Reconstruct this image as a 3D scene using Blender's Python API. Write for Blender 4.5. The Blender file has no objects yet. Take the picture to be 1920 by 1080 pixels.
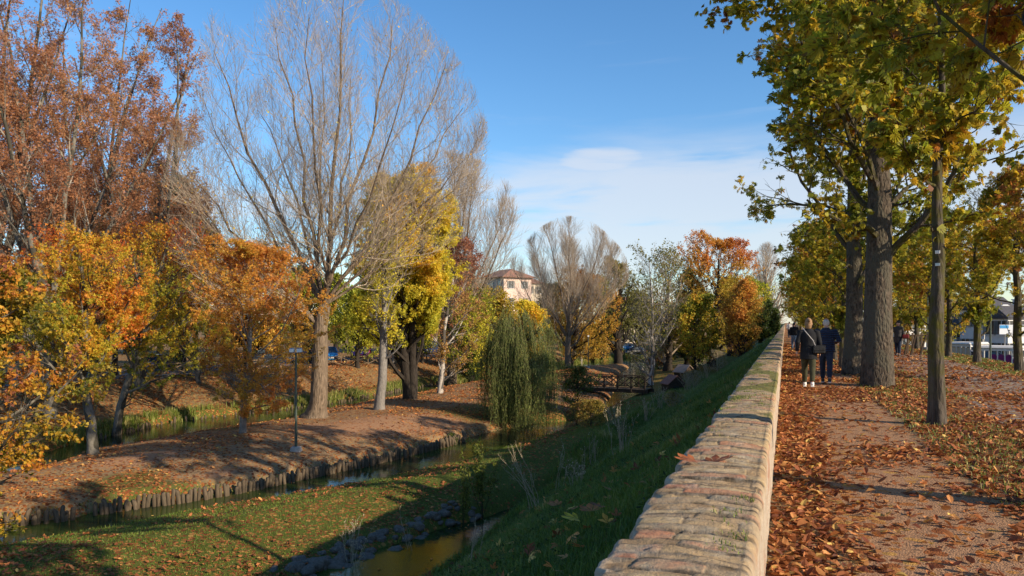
import bpy, math, random
import numpy as np
from mathutils import Vector, Matrix
R = math.radians
scene = bpy.context.scene
col = scene.collection
# ------------------------------------------------------------------ camera
FPX, HOR, EYE, YAW = 1450.0, 605.0, 1.65, R(19.45)
ca, sa = math.cos(YAW), math.sin(YAW)
cam_data = bpy.data.cameras.new('camera'); cam = bpy.data.objects.new('camera', cam_data); col.objects.link(cam)
cam.location = (0, 0, EYE); cam.rotation_euler = (R(90), 0, YAW)
cam_data.sensor_width = 36; cam_data.lens = 36*FPX/1920; cam_data.shift_y = (HOR-540)/1920
cam_data.clip_start = .05; cam_data.clip_end = 6000
scene.camera = cam
# ------------------------------------------------------------------ sky, sun, exposure
SUN_EL, SUN_AZ = R(23.5), R(103.5)
world = bpy.data.worlds.new("World"); scene.world = world; world.use_nodes = True
wn, wl = world.node_tree.nodes, world.node_tree.links
wn.clear()
wo = wn.new('ShaderNodeOutputWorld'); wb = wn.new('ShaderNodeBackground')
sky = wn.new('ShaderNodeTexSky'); sky.sky_type = 'NISHITA'; sky.sun_disc = False
sky.sun_elevation = SUN_EL; sky.sun_rotation = SUN_AZ; sky.altitude = 0; sky.air_density = 1.0; sky.dust_density = .25; sky.ozone_density = 3.5
wb.inputs[1].default_value = .14
tc = wn.new('ShaderNodeTexCoord'); sep = wn.new('ShaderNodeSeparateXYZ'); wl.new(tc.outputs['Generated'], sep.inputs[0])
def wmath(op, a, b=None, c=None, clamp=False):
    m = wn.new('ShaderNodeMath'); m.operation = op; m.use_clamp = clamp
    for i, v in enumerate((a, b, c)):
        if v is None: continue
        if isinstance(v, (int, float)): m.inputs[i].default_value = v
        else: wl.new(v, m.inputs[i])
    return m.outputs[0]
def wrange(v, a, b, c, d, smooth=True):
    m = wn.new('ShaderNodeMapRange'); m.interpolation_type = 'SMOOTHSTEP' if smooth else 'LINEAR'
    wl.new(v, m.inputs[0])
    for i, x in enumerate((a, b, c, d)): m.inputs[i+1].default_value = x
    return m.outputs[0]
cm = wn.new('ShaderNodeMapping'); cm.inputs['Rotation'].default_value = (0, R(-8), R(20)); cm.inputs['Scale'].default_value = (1.3, 1.3, 9.0)
wl.new(tc.outputs['Generated'], cm.inputs[0])
cn = wn.new('ShaderNodeTexNoise'); cn.inputs['Scale'].default_value = 2.6; cn.inputs['Detail'].default_value = 9; cn.inputs['Roughness'].default_value = .55
cn.inputs['Distortion'].default_value = .35
wl.new(cm.outputs[0], cn.inputs[0])
# cloud bank low in the sky, thicker to the north-east of the canal, wisps above it
dx = wmath('ADD', wmath('MULTIPLY', sep.outputs[0], math.cos(R(8))), wmath('MULTIPLY', sep.outputs[1], 0.05))
zt = wmath('ADD', sep.outputs[2], wmath('MULTIPLY', wmath('SUBTRACT', cn.outputs[0], .5), .22))
bank = wmath('MULTIPLY', wrange(sep.outputs[2], .02, .08, .55, 1), wrange(zt, .16, .30, 1, 0))
side = wrange(sep.outputs[0], -.55, -.15, .34, 1.0)
wd = Vector(((1130-960)/FPX*ca-sa, ca+(1130-960)/FPX*sa, (HOR-298)/FPX)).normalized()
wu_ = wmath('SUBTRACT', sep.outputs[2], wd.z); wr_ = wmath('SUBTRACT', wmath('ADD', wmath('MULTIPLY', sep.outputs[0], ca), wmath('MULTIPLY', sep.outputs[1], sa)), wd.x*ca+wd.y*sa)
wq_ = wmath('ADD', wmath('MULTIPLY', wmath('MULTIPLY', wu_, wu_), 1500), wmath('MULTIPLY', wmath('MULTIPLY', wr_, wr_), 130))
wisp = wrange(wq_, .0, 1.0, 1.05, 0)
cov = wmath('MAXIMUM', wmath('MULTIPLY', bank, side), wisp)
amt = wrange(wmath('ADD', cn.outputs[0], wmath('MULTIPLY', cov, .34)), .60, .84, 0, 1)
amt = wmath('MULTIPLY', amt, wrange(sep.outputs[2], .24, .38, 1, .15))
mixc = wn.new('ShaderNodeMix'); mixc.data_type = 'RGBA'
wl.new(wmath('MULTIPLY', amt, .66), mixc.inputs[0])
hsv = wn.new('ShaderNodeHueSaturation'); hsv.inputs['Saturation'].default_value = 1.18; hsv.inputs['Value'].default_value = .97
wl.new(sky.outputs[0], hsv.inputs['Color']); wl.new(hsv.outputs[0], mixc.inputs[6])
mixc.inputs[7].default_value = (4.0, 4.1, 4.35, 1)
wl.new(mixc.outputs[2], wb.inputs[0]); wl.new(wb.outputs[0], wo.inputs[0])
SUNV = Vector((math.sin(SUN_AZ)*math.cos(SUN_EL), math.cos(SUN_AZ)*math.cos(SUN_EL), math.sin(SUN_EL)))
sd = bpy.data.lights.new('sun', 'SUN'); sd.energy = 5.0; sd.angle = R(.55); sd.color = (1, .83, .61)
so = bpy.data.objects.new('sun', sd); col.objects.link(so); so.rotation_euler = SUNV.to_track_quat('Z', 'Y').to_euler(); so.location = (30, -10, 40)
scene.view_settings.view_transform = 'Standard'; scene.view_settings.look = 'None'; scene.view_settings.exposure = 0.52; scene.view_settings.gamma = 1
scene.cycles.max_bounces = 6; scene.cycles.diffuse_bounces = 3; scene.cycles.transmission_bounces = 3; scene.cycles.transparent_max_bounces = 4
scene.cycles.caustics_reflective = False; scene.cycles.caustics_refractive = False
try: scene.cycles.use_denoising = True
except Exception: pass

# ------------------------------------------------------------------ helpers
def P(px, py, z):
    """where the sight line through a pixel of the photograph meets height z"""
    d = (EYE-z)*FPX/(py-HOR); r = (px-960)/FPX*d
    return (r*ca-d*sa, d*ca+r*sa)
def PD(px, d):
    r = (px-960)/FPX*d
    return (r*ca-d*sa, d*ca+r*sa)
def ZD(py, d): return EYE-(py-HOR)/FPX*d
def depth(x, y): return -x*sa+y*ca
def sm(a, b, x):
    t = np.clip((x-a)/(b-a), 0, 1); return t*t*(3-2*t)
def _h(ix, iy, iz, s):
    n = (ix*374761393+iy*668265263+iz*2147483647+s*1274126177) & 0xffffffff
    n = ((n ^ (n >> 13))*1274126177) & 0xffffffff
    return ((n ^ (n >> 16)) & 0xffff)/65535.0
def vn(x, y, z=0.0, s=0):
    x, y, z = np.broadcast_arrays(np.asarray(x, float), np.asarray(y, float), np.asarray(z, float))
    ix, iy, iz = (np.floor(a).astype(np.int64) for a in (x, y, z))
    fx, fy, fz = x-ix, y-iy, z-iz
    fx, fy, fz = (f*f*(3-2*f) for f in (fx, fy, fz))
    out = 0
    for a in (0, 1):
        for b in (0, 1):
            for c in (0, 1):
                out = out+_h(ix+a, iy+b, iz+c, s)*(fx if a else 1-fx)*(fy if b else 1-fy)*(fz if c else 1-fz)
    return out
def fbm(x, y, z=0.0, s=0, o=3):
    v, a, t = 0, 1, 0
    for i in range(o):
        v = v+a*vn(np.asarray(x)*2**i, np.asarray(y)*2**i, np.asarray(z)*2**i, s+i); t += a; a *= .5
    return v/t
def tag(o, label=None, cat=None, group=None, kind=None):
    if label: o['label'] = label
    if cat: o['category'] = cat
    if group: o['group'] = group
    if kind: o['kind'] = kind
    return o
def empty(name, loc=(0, 0, 0), rz=0, label=None, cat=None, group=None):
    o = bpy.data.objects.new(name, None); col.objects.link(o); o.location = loc; o.rotation_euler = (0, 0, rz)
    o.empty_display_size = .2
    return tag(o, label, cat, group)
def npmesh(name, V, faces, mats=(), midx=None, smooth=False, attrs=None):
    """faces: list of int arrays (n,3) / (n,4); attrs: {name: (domain, type, values)}"""
    V = np.asarray(V, np.float32)
    faces = [np.asarray(f, np.int32) for f in (faces if isinstance(faces, (list, tuple)) else [faces]) if len(f)]
    me = bpy.data.meshes.new(name)
    me.vertices.add(len(V)); me.vertices.foreach_set('co', V.ravel())
    nl = sum(f.size for f in faces); nf = sum(len(f) for f in faces)
    me.loops.add(nl); me.loops.foreach_set('vertex_index', np.concatenate([f.ravel() for f in faces]))
    sizes = np.concatenate([np.full(len(f), f.shape[1], np.int32) for f in faces])
    starts = np.concatenate([[0], np.cumsum(sizes)[:-1]]).astype(np.int32)
    me.polygons.add(nf); me.polygons.foreach_set('loop_start', starts)
    try: me.polygons.foreach_set('loop_total', sizes)
    except Exception: pass
    if midx is not None: me.polygons.foreach_set('material_index', np.asarray(midx, np.int32))
    for m in (mats if isinstance(mats, (list, tuple)) else [mats]): me.materials.append(m)
    me.polygons.foreach_set('use_smooth', np.full(nf, bool(smooth)))
    for k, (dom, typ, val) in (attrs or {}).items():
        a = me.attributes.new(k, typ, dom)
        a.data.foreach_set('color' if 'COLOR' in typ else ('vector' if 'VECTOR' in typ else 'value'), np.asarray(val, np.float32).ravel())
    me.update(calc_edges=True)
    return me
def link(name, me, parent=None, loc=None):
    o = bpy.data.objects.new(name, me); col.objects.link(o)
    if parent is not None: o.parent = parent
    if loc is not None: o.location = loc
    return o
class MB:
    """collects primitive shapes into one mesh"""
    def __init__(s): s.V = []; s.F3 = []; s.F4 = []; s.n = 0
    def add(s, V, quads=None, tris=None):
        V = np.asarray(V, float); s.V.append(V)
        if quads is not None and len(quads): s.F4.append(np.asarray(quads)+s.n)
        if tris is not None and len(tris): s.F3.append(np.asarray(tris)+s.n)
        s.n += len(V); return s
    def box(s, c, size, rz=0, bev=0.0, M=None, taper=1.0):
        x, y, z = (a/2 for a in size)
        b = min(bev, x*.9, y*.9, z*.9)
        if b <= 0:
            V = np.array([[sx*x*(taper if sz > 0 else 1), sy*y*(taper if sz > 0 else 1), sz*z] for sz in (-1, 1) for sy in (-1, 1) for sx in (-1, 1)])
            Q = [(0, 2, 3, 1), (4, 5, 7, 6), (0, 1, 5, 4), (1, 3, 7, 5), (3, 2, 6, 7), (2, 0, 4, 6)]; T = []
        else:
            V = []; key = {}
            for sz in (-1, 1):
                for sy in (-1, 1):
                    for sx in (-1, 1):
                        tp = taper if sz > 0 else 1
                        for ax in range(3):
                            v = [sx*(x*tp-b), sy*(y*tp-b), sz*(z-b)]; v[ax] += (sx, sy, sz)[ax]*b
                            key[(sx, sy, sz, ax)] = len(V); V.append(v)
            V = np.array(V); Q = []; T = []
            k = lambda a, b_, c_, d: key[(a, b_, c_, d)]
            for s_ in (-1, 1):
                q = [k(s_, -1, -1, 0), k(s_, 1, -1, 0), k(s_, 1, 1, 0), k(s_, -1, 1, 0)]; Q.append(q if s_ > 0 else q[::-1])
                q = [k(-1, s_, -1, 1), k(1, s_, -1, 1), k(1, s_, 1, 1), k(-1, s_, 1, 1)]; Q.append(q[::-1] if s_ > 0 else q)
                q = [k(-1, -1, s_, 2), k(1, -1, s_, 2), k(1, 1, s_, 2), k(-1, 1, s_, 2)]; Q.append(q if s_ > 0 else q[::-1])
            for a in (-1, 1):
                for c_ in (-1, 1):
                    Q.append([k(-1, a, c_, 1), k(1, a, c_, 1), k(1, a, c_, 2), k(-1, a, c_, 2)])
                    Q.append([k(a, -1, c_, 0), k(a, 1, c_, 0), k(a, 1, c_, 2), k(a, -1, c_, 2)])
                    Q.append([k(a, c_, -1, 0), k(a, c_, 1, 0), k(a, c_, 1, 1), k(a, c_, -1, 1)])
                    for d in (-1, 1): T.append([k(a, c_, d, 0), k(a, c_, d, 1), k(a, c_, d, 2)])
        if rz: cz, sz_ = math.cos(rz), math.sin(rz); V = V @ np.array([[cz, sz_, 0], [-sz_, cz, 0], [0, 0, 1]])
        V = V+np.asarray(c, float)
        if M is not None: V = V @ np.array(M.to_3x3()).T+np.array(M.translation)
        return s.add(V, Q, T)
    def tube(s, pts, rad, sides=8, caps=True):
        pts = np.asarray(pts, float); rad = np.broadcast_to(np.asarray(rad, float), (len(pts),))
        V, Q = tubes(pts[None], rad[None], sides); s.add(V, Q)
        if caps:
            k = len(pts)
            a = s.n-k*sides
            T = [(0, i+1, i) for i in range(1, sides-1)]+[((k-1)*sides, (k-1)*sides+i, (k-1)*sides+i+1) for i in range(1, sides-1)]
            s.F3.append(np.array(T)+a)
        return s
    def bar(s, a, b, w, h=None, bev=0.0):
        """box-section bar from a to b"""
        a, b = Vector(a), Vector(b); d = b-a
        M = Matrix.Translation((a+b)/2) @ d.to_track_quat('Y', 'Z').to_matrix().to_4x4()
        return s.box((0, 0, 0), (w, d.length, h or w), bev=bev, M=M)
    def build(s, name, m, parent=None, smooth=False, loc=None, attrs=None):
        fs = []
        if s.F4: fs.append(np.concatenate(s.F4))
        if s.F3: fs.append(np.concatenate(s.F3))
        return link(name, npmesh(name, np.concatenate(s.V), fs, m, smooth=smooth, attrs=attrs), parent, loc)
def frames(Pn):
    T = np.gradient(Pn, axis=1); T /= np.linalg.norm(T, axis=2, keepdims=True)+1e-9
    ref = np.where(np.abs(T[:, :1, 2:3]) > .8, np.array([[[1., 0.13, 0]]]), np.array([[[.1, .05, 1.]]]))
    U = np.cross(T, np.broadcast_to(ref, T.shape)); U /= np.linalg.norm(U, axis=2, keepdims=True)+1e-9
    return T, U, np.cross(T, U)
def tubes(Pn, Rn, sides, mod=None):
    N, k, _ = Pn.shape
    T, U, W = frames(Pn)
    th = np.arange(sides)*2*np.pi/sides
    r = Rn[:, :, None, None]
    if mod is not None: r = r*mod(th, Pn)[..., None]
    V = Pn[:, :, None, :]+r*(U[:, :, None, :]*np.cos(th)[None, None, :, None]+W[:, :, None, :]*np.sin(th)[None, None, :, None])
    base = (np.arange(N)*k*sides)[:, None, None]+(np.arange(k-1)*sides)[None, :, None]
    i = np.arange(sides)[None, None, :]; j = (np.arange(sides)+1) % sides; j = j[None, None, :]
    Q = np.stack([base+i, base+j, base+sides+j, base+sides+i], -1).reshape(-1, 4)
    return V.reshape(-1, 3), Q
# ---- materials
class NM:
    def __init__(s, name):
        s.m = bpy.data.materials.new(name); s.m.use_nodes = True
        s.n, s.l = s.m.node_tree.nodes, s.m.node_tree.links; s.n.clear()
        s.out = s.n.new('ShaderNodeOutputMaterial')
    def set(s, sock, v):
        if v is None: return
        if isinstance(v, bpy.types.NodeSocket): s.l.new(v, sock)
        else:
            if sock.type == 'RGBA' and len(v) == 3: v = (*v, 1)
            sock.default_value = v
    def coord(s, which='Object', scale=(1, 1, 1), rot=(0, 0, 0)):
        c = s.n.new('ShaderNodeTexCoord'); m = s.n.new('ShaderNodeMapping'); m.inputs['Scale'].default_value = scale; m.inputs['Rotation'].default_value = rot
        s.l.new(c.outputs[which], m.inputs[0]); return m.outputs[0]
    def noise(s, vec, scale, detail=4, rough=.55, dist=0):
        t = s.n.new('ShaderNodeTexNoise'); s.set(t.inputs['Vector'], vec); t.inputs['Scale'].default_value = scale
        t.inputs['Detail'].default_value = detail; t.inputs['Roughness'].default_value = rough; t.inputs['Distortion'].default_value = dist
        return t.outputs[0]
    def voro(s, vec, scale, feat='F1', out='Distance', rnd=1):
        t = s.n.new('ShaderNodeTexVoronoi'); t.feature = feat; s.set(t.inputs['Vector'], vec); t.inputs['Scale'].default_value = scale
        t.inputs['Randomness'].default_value = rnd; return t.outputs[out]
    def ramp(s, fac, stops, interp='LINEAR'):
        r = s.n.new('ShaderNodeValToRGB'); r.color_ramp.interpolation = interp; e = r.color_ramp.elements
        while len(e) < len(stops): e.new(.5)
        for k, (p, c) in enumerate(stops):
            e[k].position = p
            if isinstance(c, (int, float)): c = (c, c, c)
            e[k].color = (*c, 1) if len(c) == 3 else c
        s.set(r.inputs[0], fac); return r.outputs[0]
    def mix(s, fac, a, b, mode='MIX'):
        m = s.n.new('ShaderNodeMix'); m.data_type = 'RGBA'; m.blend_type = mode
        s.set(m.inputs[0], fac); s.set(m.inputs[6], a); s.set(m.inputs[7], b); return m.outputs[2]
    def math(s, op, a, b=None, clamp=False):
        m = s.n.new('ShaderNodeMath'); m.operation = op; m.use_clamp = clamp; s.set(m.inputs[0], a); s.set(m.inputs[1], b); return m.outputs[0]
    def attr(s, name, out='Fac'):
        a = s.n.new('ShaderNodeAttribute'); a.attribute_name = name; return a.outputs[out]
    def bump(s, h, strength=.5, dist=.02, normal=None):
        b = s.n.new('ShaderNodeBump'); b.inputs['Strength'].default_value = strength; b.inputs['Distance'].default_value = dist
        s.set(b.inputs['Height'], h); s.set(b.inputs['Normal'], normal); return b.outputs[0]
    def bsdf(s, color, rough=.8, normal=None, metal=0, spec=.5, **kw):
        b = s.n.new('ShaderNodeBsdfPrincipled'); s.set(b.inputs['Base Color'], color); s.set(b.inputs['Roughness'], rough)
        s.set(b.inputs['Normal'], normal); b.inputs['Metallic'].default_value = metal; b.inputs['Specular IOR Level'].default_value = spec
        for k, v in kw.items(): s.set(b.inputs[k.replace('_', ' ')], v)
        s.l.new(b.outputs[0], s.out.inputs[0]); s.b = b; return s
    def sepc(s, c):
        x = s.n.new('ShaderNodeSeparateColor'); s.l.new(c, x.inputs[0]); return x.outputs
def simple(name, c, rough=.7, var=.15, scale=8, bump=.0, metal=0, spec=.5, **kw):
    m = NM(name); v = m.coord(); n = m.noise(v, scale, 5)
    cc = m.mix(m.ramp(n, [(.3, 0.0), (.7, 1.0)]), tuple(x*(1-var) for x in c), tuple(min(1, x*(1+var)) for x in c))
    nm = m.bump(m.noise(v, scale*5, 4), bump, .02) if bump else None
    m.bsdf(cc, rough, nm, metal, spec, **kw); return m.m
def leafmat(name, stops, trans=.45, rough=.55, spots=None):
    m = NM(name); t = m.attr('tone')
    oi = m.n.new('ShaderNodeObjectInfo')
    t2 = m.math('ADD', t, m.math('MULTIPLY', m.math('SUBTRACT', oi.outputs['Random'], .5), .12))
    c = m.ramp(t2, stops)
    hs = m.n.new('ShaderNodeHueSaturation'); m.set(hs.inputs['Color'], c)
    r2 = m.attr('shade'); m.set(hs.inputs['Value'], m.math('ADD', m.math('MULTIPLY', r2, .75), .85))
    c = hs.outputs[0]
    if spots: c = m.mix(m.ramp(m.noise(m.coord(), 16, 3, .6), [(.54, 0.), (.64, .85)]), c, spots)
    b = m.n.new('ShaderNodeBsdfPrincipled'); m.set(b.inputs['Base Color'], c); b.inputs['Roughness'].default_value = rough; b.inputs['Specular IOR Level'].default_value = .35
    tr = m.n.new('ShaderNodeBsdfTranslucent'); m.set(tr.inputs[0], m.mix(.35, c, (.9, .75, .2), 'MULTIPLY') if False else c)
    mx = m.n.new('ShaderNodeMixShader'); mx.inputs[0].default_value = trans
    m.l.new(b.outputs[0], mx.inputs[1]); m.l.new(tr.outputs[0], mx.inputs[2]); m.l.new(mx.outputs[0], m.out.inputs[0])
    return m.m
def bark(name, c1, c2, scale=6, stretch=.18, strength=.8, patch=None, moss=None):
    m = NM(name); v = m.coord('Object', (1, 1, stretch)); n = m.noise(v, scale*3, 6, .65, .4); vo = m.voro(v, scale*2.2, 'DISTANCE_TO_EDGE')
    c = m.mix(m.ramp(n, [(.32, 0.), (.68, 1.)]), c1, c2)
    if patch:
        pv = m.voro(m.coord('Object', (1, 1, .5)), scale*.7, 'F1', 'Color')
        c = m.mix(m.ramp(m.sepc(pv)[0], [(.45, 0.), (.5, 1.)]), c, patch)
    if moss:
        g = m.n.new('ShaderNodeNewGeometry'); s_ = m.n.new('ShaderNodeSeparateXYZ'); m.l.new(m.coord(), s_.inputs[0])
        c = m.mix(m.math('MULTIPLY', m.ramp(m.noise(m.coord(), 4, 5), [(.42, 0.), (.6, 1.)]), m.ramp(m.math('MULTIPLY', s_.outputs[2], .12), [(moss[1], 0.), (moss[1]+.1, 1.)])), c, moss[0])
    h = m.math('ADD', m.math('MULTIPLY', vo, 1.2), m.math('MULTIPLY', n, .8))
    m.bsdf(c, .9, m.bump(h, strength, .05), spec=.2); return m.m
# ------------------------------------------------------------------ terrain
ZW = -5.0
R2 = [(0, 1027), (200, 992), (320, 967), (400, 952), (500, 937), (640, 912), (723, 898), (780, 884), (857, 869), (890, 856), (973, 834), (1027, 816), (1083, 799), (1125, 778), (1165, 757), (1200, 738), (1216, 715), (1220, 700), (1240, 688), (1262, 677)]
L2 = [(15, 985), (150, 970), (180, 960), (265, 947), (350, 937), (450, 920), (525, 905), (640, 880), (683, 872), (773, 850), (827, 837), (873, 823), (913, 812), (960, 803), (1010, 794), (1060, 790), (1110, 772), (1138, 754), (1152, 735), (1158, 710), (1165, 698), (1180, 689)]
B3 = [(0, 885), (178, 840), (228, 834), (380, 808), (460, 795), (535, 785), (604, 768), (706, 749), (785, 735), (817, 727), (895, 716), (1000, 703), (1060, 692), (1130, 685), (1165, 683)]
F3 = [(0, 868), (120, 838), (225, 812), (320, 792), (460, 775), (647, 752), (793, 724), (860, 718), (950, 708), (1040, 692), (1100, 680), (1180, 671), (1262, 672)]
wR2 = [P(*p, ZW) for p in R2]; wL2 = [P(*p, ZW) for p in L2]; wB3 = [P(*p, -4.6) for p in B3]; wF3 = [P(*p, ZW) for p in F3]
POLY_A = [(-34, 2)]+[(-24, 9)]+wR2+wF3[::-1]+[(-39, 15), (-40, -10), (-37.6, -10), (-36.8, 15)]+wB3+wL2[::-1]+[(-27, 9), (-37, 1)]
POLY_B = [(-9.0, -10), P(825, 1073, ZW), P(918, 1000, ZW), P(975, 953, ZW), P(1033, 922, ZW)]+[P(a, b, ZW) for a, b in [(973, 947), (907, 973), (840, 988), (757, 1017), (683, 1040)]]+[(-12.6, 10), (-13, -10)]
def resample(poly, step=1.2, closed=True, jit=.12):
    p = np.array(poly+([poly[0]] if closed else []), float); out = []
    # Catmull-Rom through the traced points
    n = len(p)
    for i in range(n-1):
        p0, p1, p2, p3 = p[max(i-1, 0)], p[i], p[i+1], p[min(i+2, n-1)]
        L = np.linalg.norm(p2-p1); m = max(1, int(L/step))
        for t in np.arange(m)/m:
            q = .5*((2*p1)+(p2-p0)*t+(2*p0-5*p1+4*p2-p3)*t*t+(3*p1-p0-3*p2+p3)*t**3) if L < 15 else p1+(p2-p1)*t
            out.append(q)
    if not closed: out.append(p[-1])
    out = np.array(out)
    return out
PA, PB = resample(POLY_A), resample(POLY_B)
def inside(poly, x, y):
    r = np.zeros(x.shape, bool); a = poly; b = np.roll(poly, -1, 0)
    for (x1, y1), (x2, y2) in zip(a, b):
        if y1 == y2: continue
        c = ((y1 > y) != (y2 > y)) & (x < (x2-x1)*(y-y1)/(y2-y1)+x1); r ^= c
    return r
def segdist(poly, x, y, closed=True):
    d = np.full(x.shape, 1e9); a = poly if closed else poly[:-1]; b = np.roll(poly, -1, 0) if closed else poly[1:]
    for (x1, y1), (x2, y2) in zip(a, b):
        ex, ey = x2-x1, y2-y1; L = ex*ex+ey*ey+1e-9
        t = np.clip(((x-x1)*ex+(y-y1)*ey)/L, 0, 1)
        d = np.minimum(d, (x-x1-t*ex)**2+(y-y1-t*ey)**2)
    return np.sqrt(d)
ISL = np.array([(-37, 1), (-36.5, 15)]+wB3+wL2[::-1]+[(-27, 9)])
def sdist(x, y):
    near = (x > -60) & (x < 2) & (y > -15) & (y < 260)
    d = np.full(x.shape, 60.0)
    xx, yy = x[near], y[near]; o = np.full(xx.shape, 60.0)
    for p in (PA, PB):
        s = segdist(p, xx, yy); s = np.where(inside(p, xx, yy), -s, s); o = np.where((np.abs(s) < np.abs(o)) | (s < 0), np.where(o < 0, np.minimum(o, s), s), o)
    d[near] = o; return d
_fy = np.array([p[1] for p in [(0, -20), (-40, -10), (-39, 15)]+wF3][1:]); _fx = np.array([p[0] for p in [(-40, -10), (-39, 15)]+wF3])
def height_d(x, y, d):
    fx = np.interp(y, _fy, _fx)
    # right bank: slope down from the wall
    sl = .22-(np.clip(-x-.75, 0, 99))*.68-.05*np.sin(y*.5)
    hr = np.where(x > -.5, 0.0, np.maximum(sl, -4.5))
    low = -4.5+.55*sm(.3, 5, d)+.16*(fbm(x*.22, y*.22, 0, 3)-.5)
    low = low+.18*np.exp(-((np.hypot(x+24.0, y-33.0)/5)**2))
    df = np.maximum(np.where(x < fx+.5, d, 0), 0)
    far = -4.5+np.minimum(1.75*sm(.3, 7.5, df), 1.75)+.12*(fbm(x*.2, y*.2, 0, 5)-.5)
    farm = x < fx+.3
    h = np.where(farm, np.maximum(low*0-4.5, far), low)
    # land north of the pond rises to the far streets
    nn = sm(150, 200, y)*sm(-3, -9, x); h = h*(1-nn)+(-3.1)*nn
    h = np.maximum(h, np.where(x > -14, hr, -99))
    bank = ZW-.5+np.where(d <= 0, -np.minimum(.7, -d*.8)+.35*0, 0)+np.where(d > 0, .45+.42*sm(0, .45, d)+np.maximum(d-.45, 0)*1.4, .42*sm(-.35, 0, d))
    soft = (~farm) & (~inside(ISL, x, y) | (y > 50))
    bank = np.where(soft & (d > 0), ZW-.02+.10*sm(0, .3, d)+np.where((x > -11) | (y > 50), .6, .15)*d, bank)
    h = np.minimum(h, bank)
    # promenade plateau and the drop to the car park on the other side
    drop = np.maximum(-(x-8.6)*.42, -2.7)
    pr = np.where(x > 8.6, drop, 0.0)+.02*(fbm(x*.8, y*.8, 0, 9)-.5)+np.where((x > -.1) & (x < 9), .035*(fbm(x*.35+4, y*.25, 0, 8)-.5), 0)
    h = np.where(x > -.4, pr, h+np.where(d > .6, .06*(fbm(x*1.3, y*1.3, 0, 6)-.5), 0))
    h = np.where(y > 300, np.maximum(h, 0*h-3), h)
    return h
def height(x, y):
    x, y = np.atleast_1d(np.asarray(x, float)), np.atleast_1d(np.asarray(y, float))
    return height_d(x, y, sdist(x, y))
def H(x, y): return float(height(x, y)[0])
_ds = np.concatenate([np.linspace(4, 60, 450), np.linspace(60.2, 260, 600)])
def G(px, py):
    """ground point under a pixel: (x, y, z)"""
    x = (px-960)/FPX*_ds*ca-_ds*sa; y = _ds*ca+(px-960)/FPX*_ds*sa
    z = EYE-(py-HOR)/FPX*_ds; h = height(x, y); b = np.nonzero(z < h)[0]
    i = b[0] if len(b) else len(_ds)-1
    return float(x[i]), float(y[i]), float(h[i])
def axis(segs):
    out = [segs[0][0]]
    for a, b, n, g in segs:
        t = np.linspace(0, 1, n+1)[1:]; out += list(a+(b-a)*(t**g if g > 0 else 1-(1-t)**(-g)))
    return np.array(out)
gx = axis([(-2500, -60, 26, -4), (-60, -42, 50, 1), (-42, -.9, 190, 1), (-.9, .1, 6, 1), (.1, 12, 50, 1), (12, 20, 16, 1), (20, 2500, 30, 4)])
gy = axis([(-60, 4, 14, -1.6), (4, 60, 220, 1), (60, 130, 160, 1), (130, 230, 60, 1), (230, 4000, 30, 4)])
GX, GY = np.meshgrid(gx, gy); gx_, gy_ = GX.ravel(), GY.ravel()
gd = sdist(gx_, gy_); gz = height_d(gx_, gy_, gd)
nx, ny = len(gx), len(gy)
gi = (np.arange(ny-1)[:, None]*nx+np.arange(nx-1)[None, :]).ravel()
gq = np.stack([gi, gi+1, gi+nx+1, gi+nx], 1)
fxv = np.interp(gy_, _fy, _fx)
isl = inside(np.array([(-37, 1), (-36.5, 15)]+wB3+wL2[::-1]+[(-27, 9)]), gx_, gy_)
farb = gx_ < fxv+.3
right = gx_ > -.4
# zone masks: R green, G bare sand, B fallen leaves, A gravel
n1 = fbm(gx_*.18, gy_*.18, 0, 21); n2 = fbm(gx_*.5, gy_*.5, 0, 25)
zr = np.where(isl, .12+.5*sm(.5, .75, n1), np.where(farb, .42+.5*sm(2.2, .4, gd), .95))
zb = np.where(isl, .55, np.where(farb, .50, .42*sm(-7.5, -11, gx_)*sm(.25, .6, n1+.1)))
zg = np.zeros_like(zr)
def blob(px, py, rx, ry, amt=1.0):
    c = G(px, py); a = math.atan2(c[1], c[0])
    u, v = gx_-c[0], gy_-c[1]
    # blob axes: along the bank and across it
    e = (np.array([.35, .94])); uu = u*e[0]+v*e[1]; vv = -u*e[1]+v*e[0]
    return amt*np.exp(-((uu/rx)**2+(vv/ry)**2))
sandp = blob(680, 800, 5.5, 2.6, .95)+blob(790, 790, 4, 2.2, .8)+blob(270, 858, 2.6, 1.3, .85)+blob(405, 890, 1.4, .8, .7)+blob(470, 860, 1, .9, .5)
zg = np.where(isl, np.clip(sandp*(.65+.7*n2), 0, 1), 0)
zb = zb*(1-.75*zg)
# the promenade: path, grass verge, gravel avenue
pe = .28*(n2-.5)
path = sm(.25, .55, gx_+pe)*sm(2.05, 1.55, gx_+pe)
verge = sm(1.7, 2.3, gx_+pe)*sm(3.9, 3.1, gx_+2*pe)
aven = sm(3.1, 3.9, gx_+2*pe)*sm(7.0, 6.4, gx_+pe)
edge2 = sm(6.6, 7.2, gx_+pe)
zr = np.where(right, .55*verge*sm(.35, .7, n1+.1)+.9*edge2, zr)
zg = np.where(right, path*.9, zg)
za = np.where(right, aven, 0)
zb = np.where(right, .22*path+.9*sm(1.0, .25, gx_+pe*2)+verge*.75+aven*(.35+.4*sm(5.5, 4.2, gx_))+edge2*.25, zb)
gm = NM('ground')
v = gm.coord('Object'); za_ = gm.attr('zone', 'Color'); zc = gm.sepc(za_); zalpha = gm.attr('zone', 'Alpha')
nA = gm.noise(v, 1.7, 6, .6); nB = gm.noise(v, 14, 5, .65); nC = gm.noise(v, 60, 3)
soil = gm.mix(gm.ramp(nB, [(.3, 0.), (.7, 1.)]), (.20, .13, .068), (.39, .265, .145))
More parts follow.
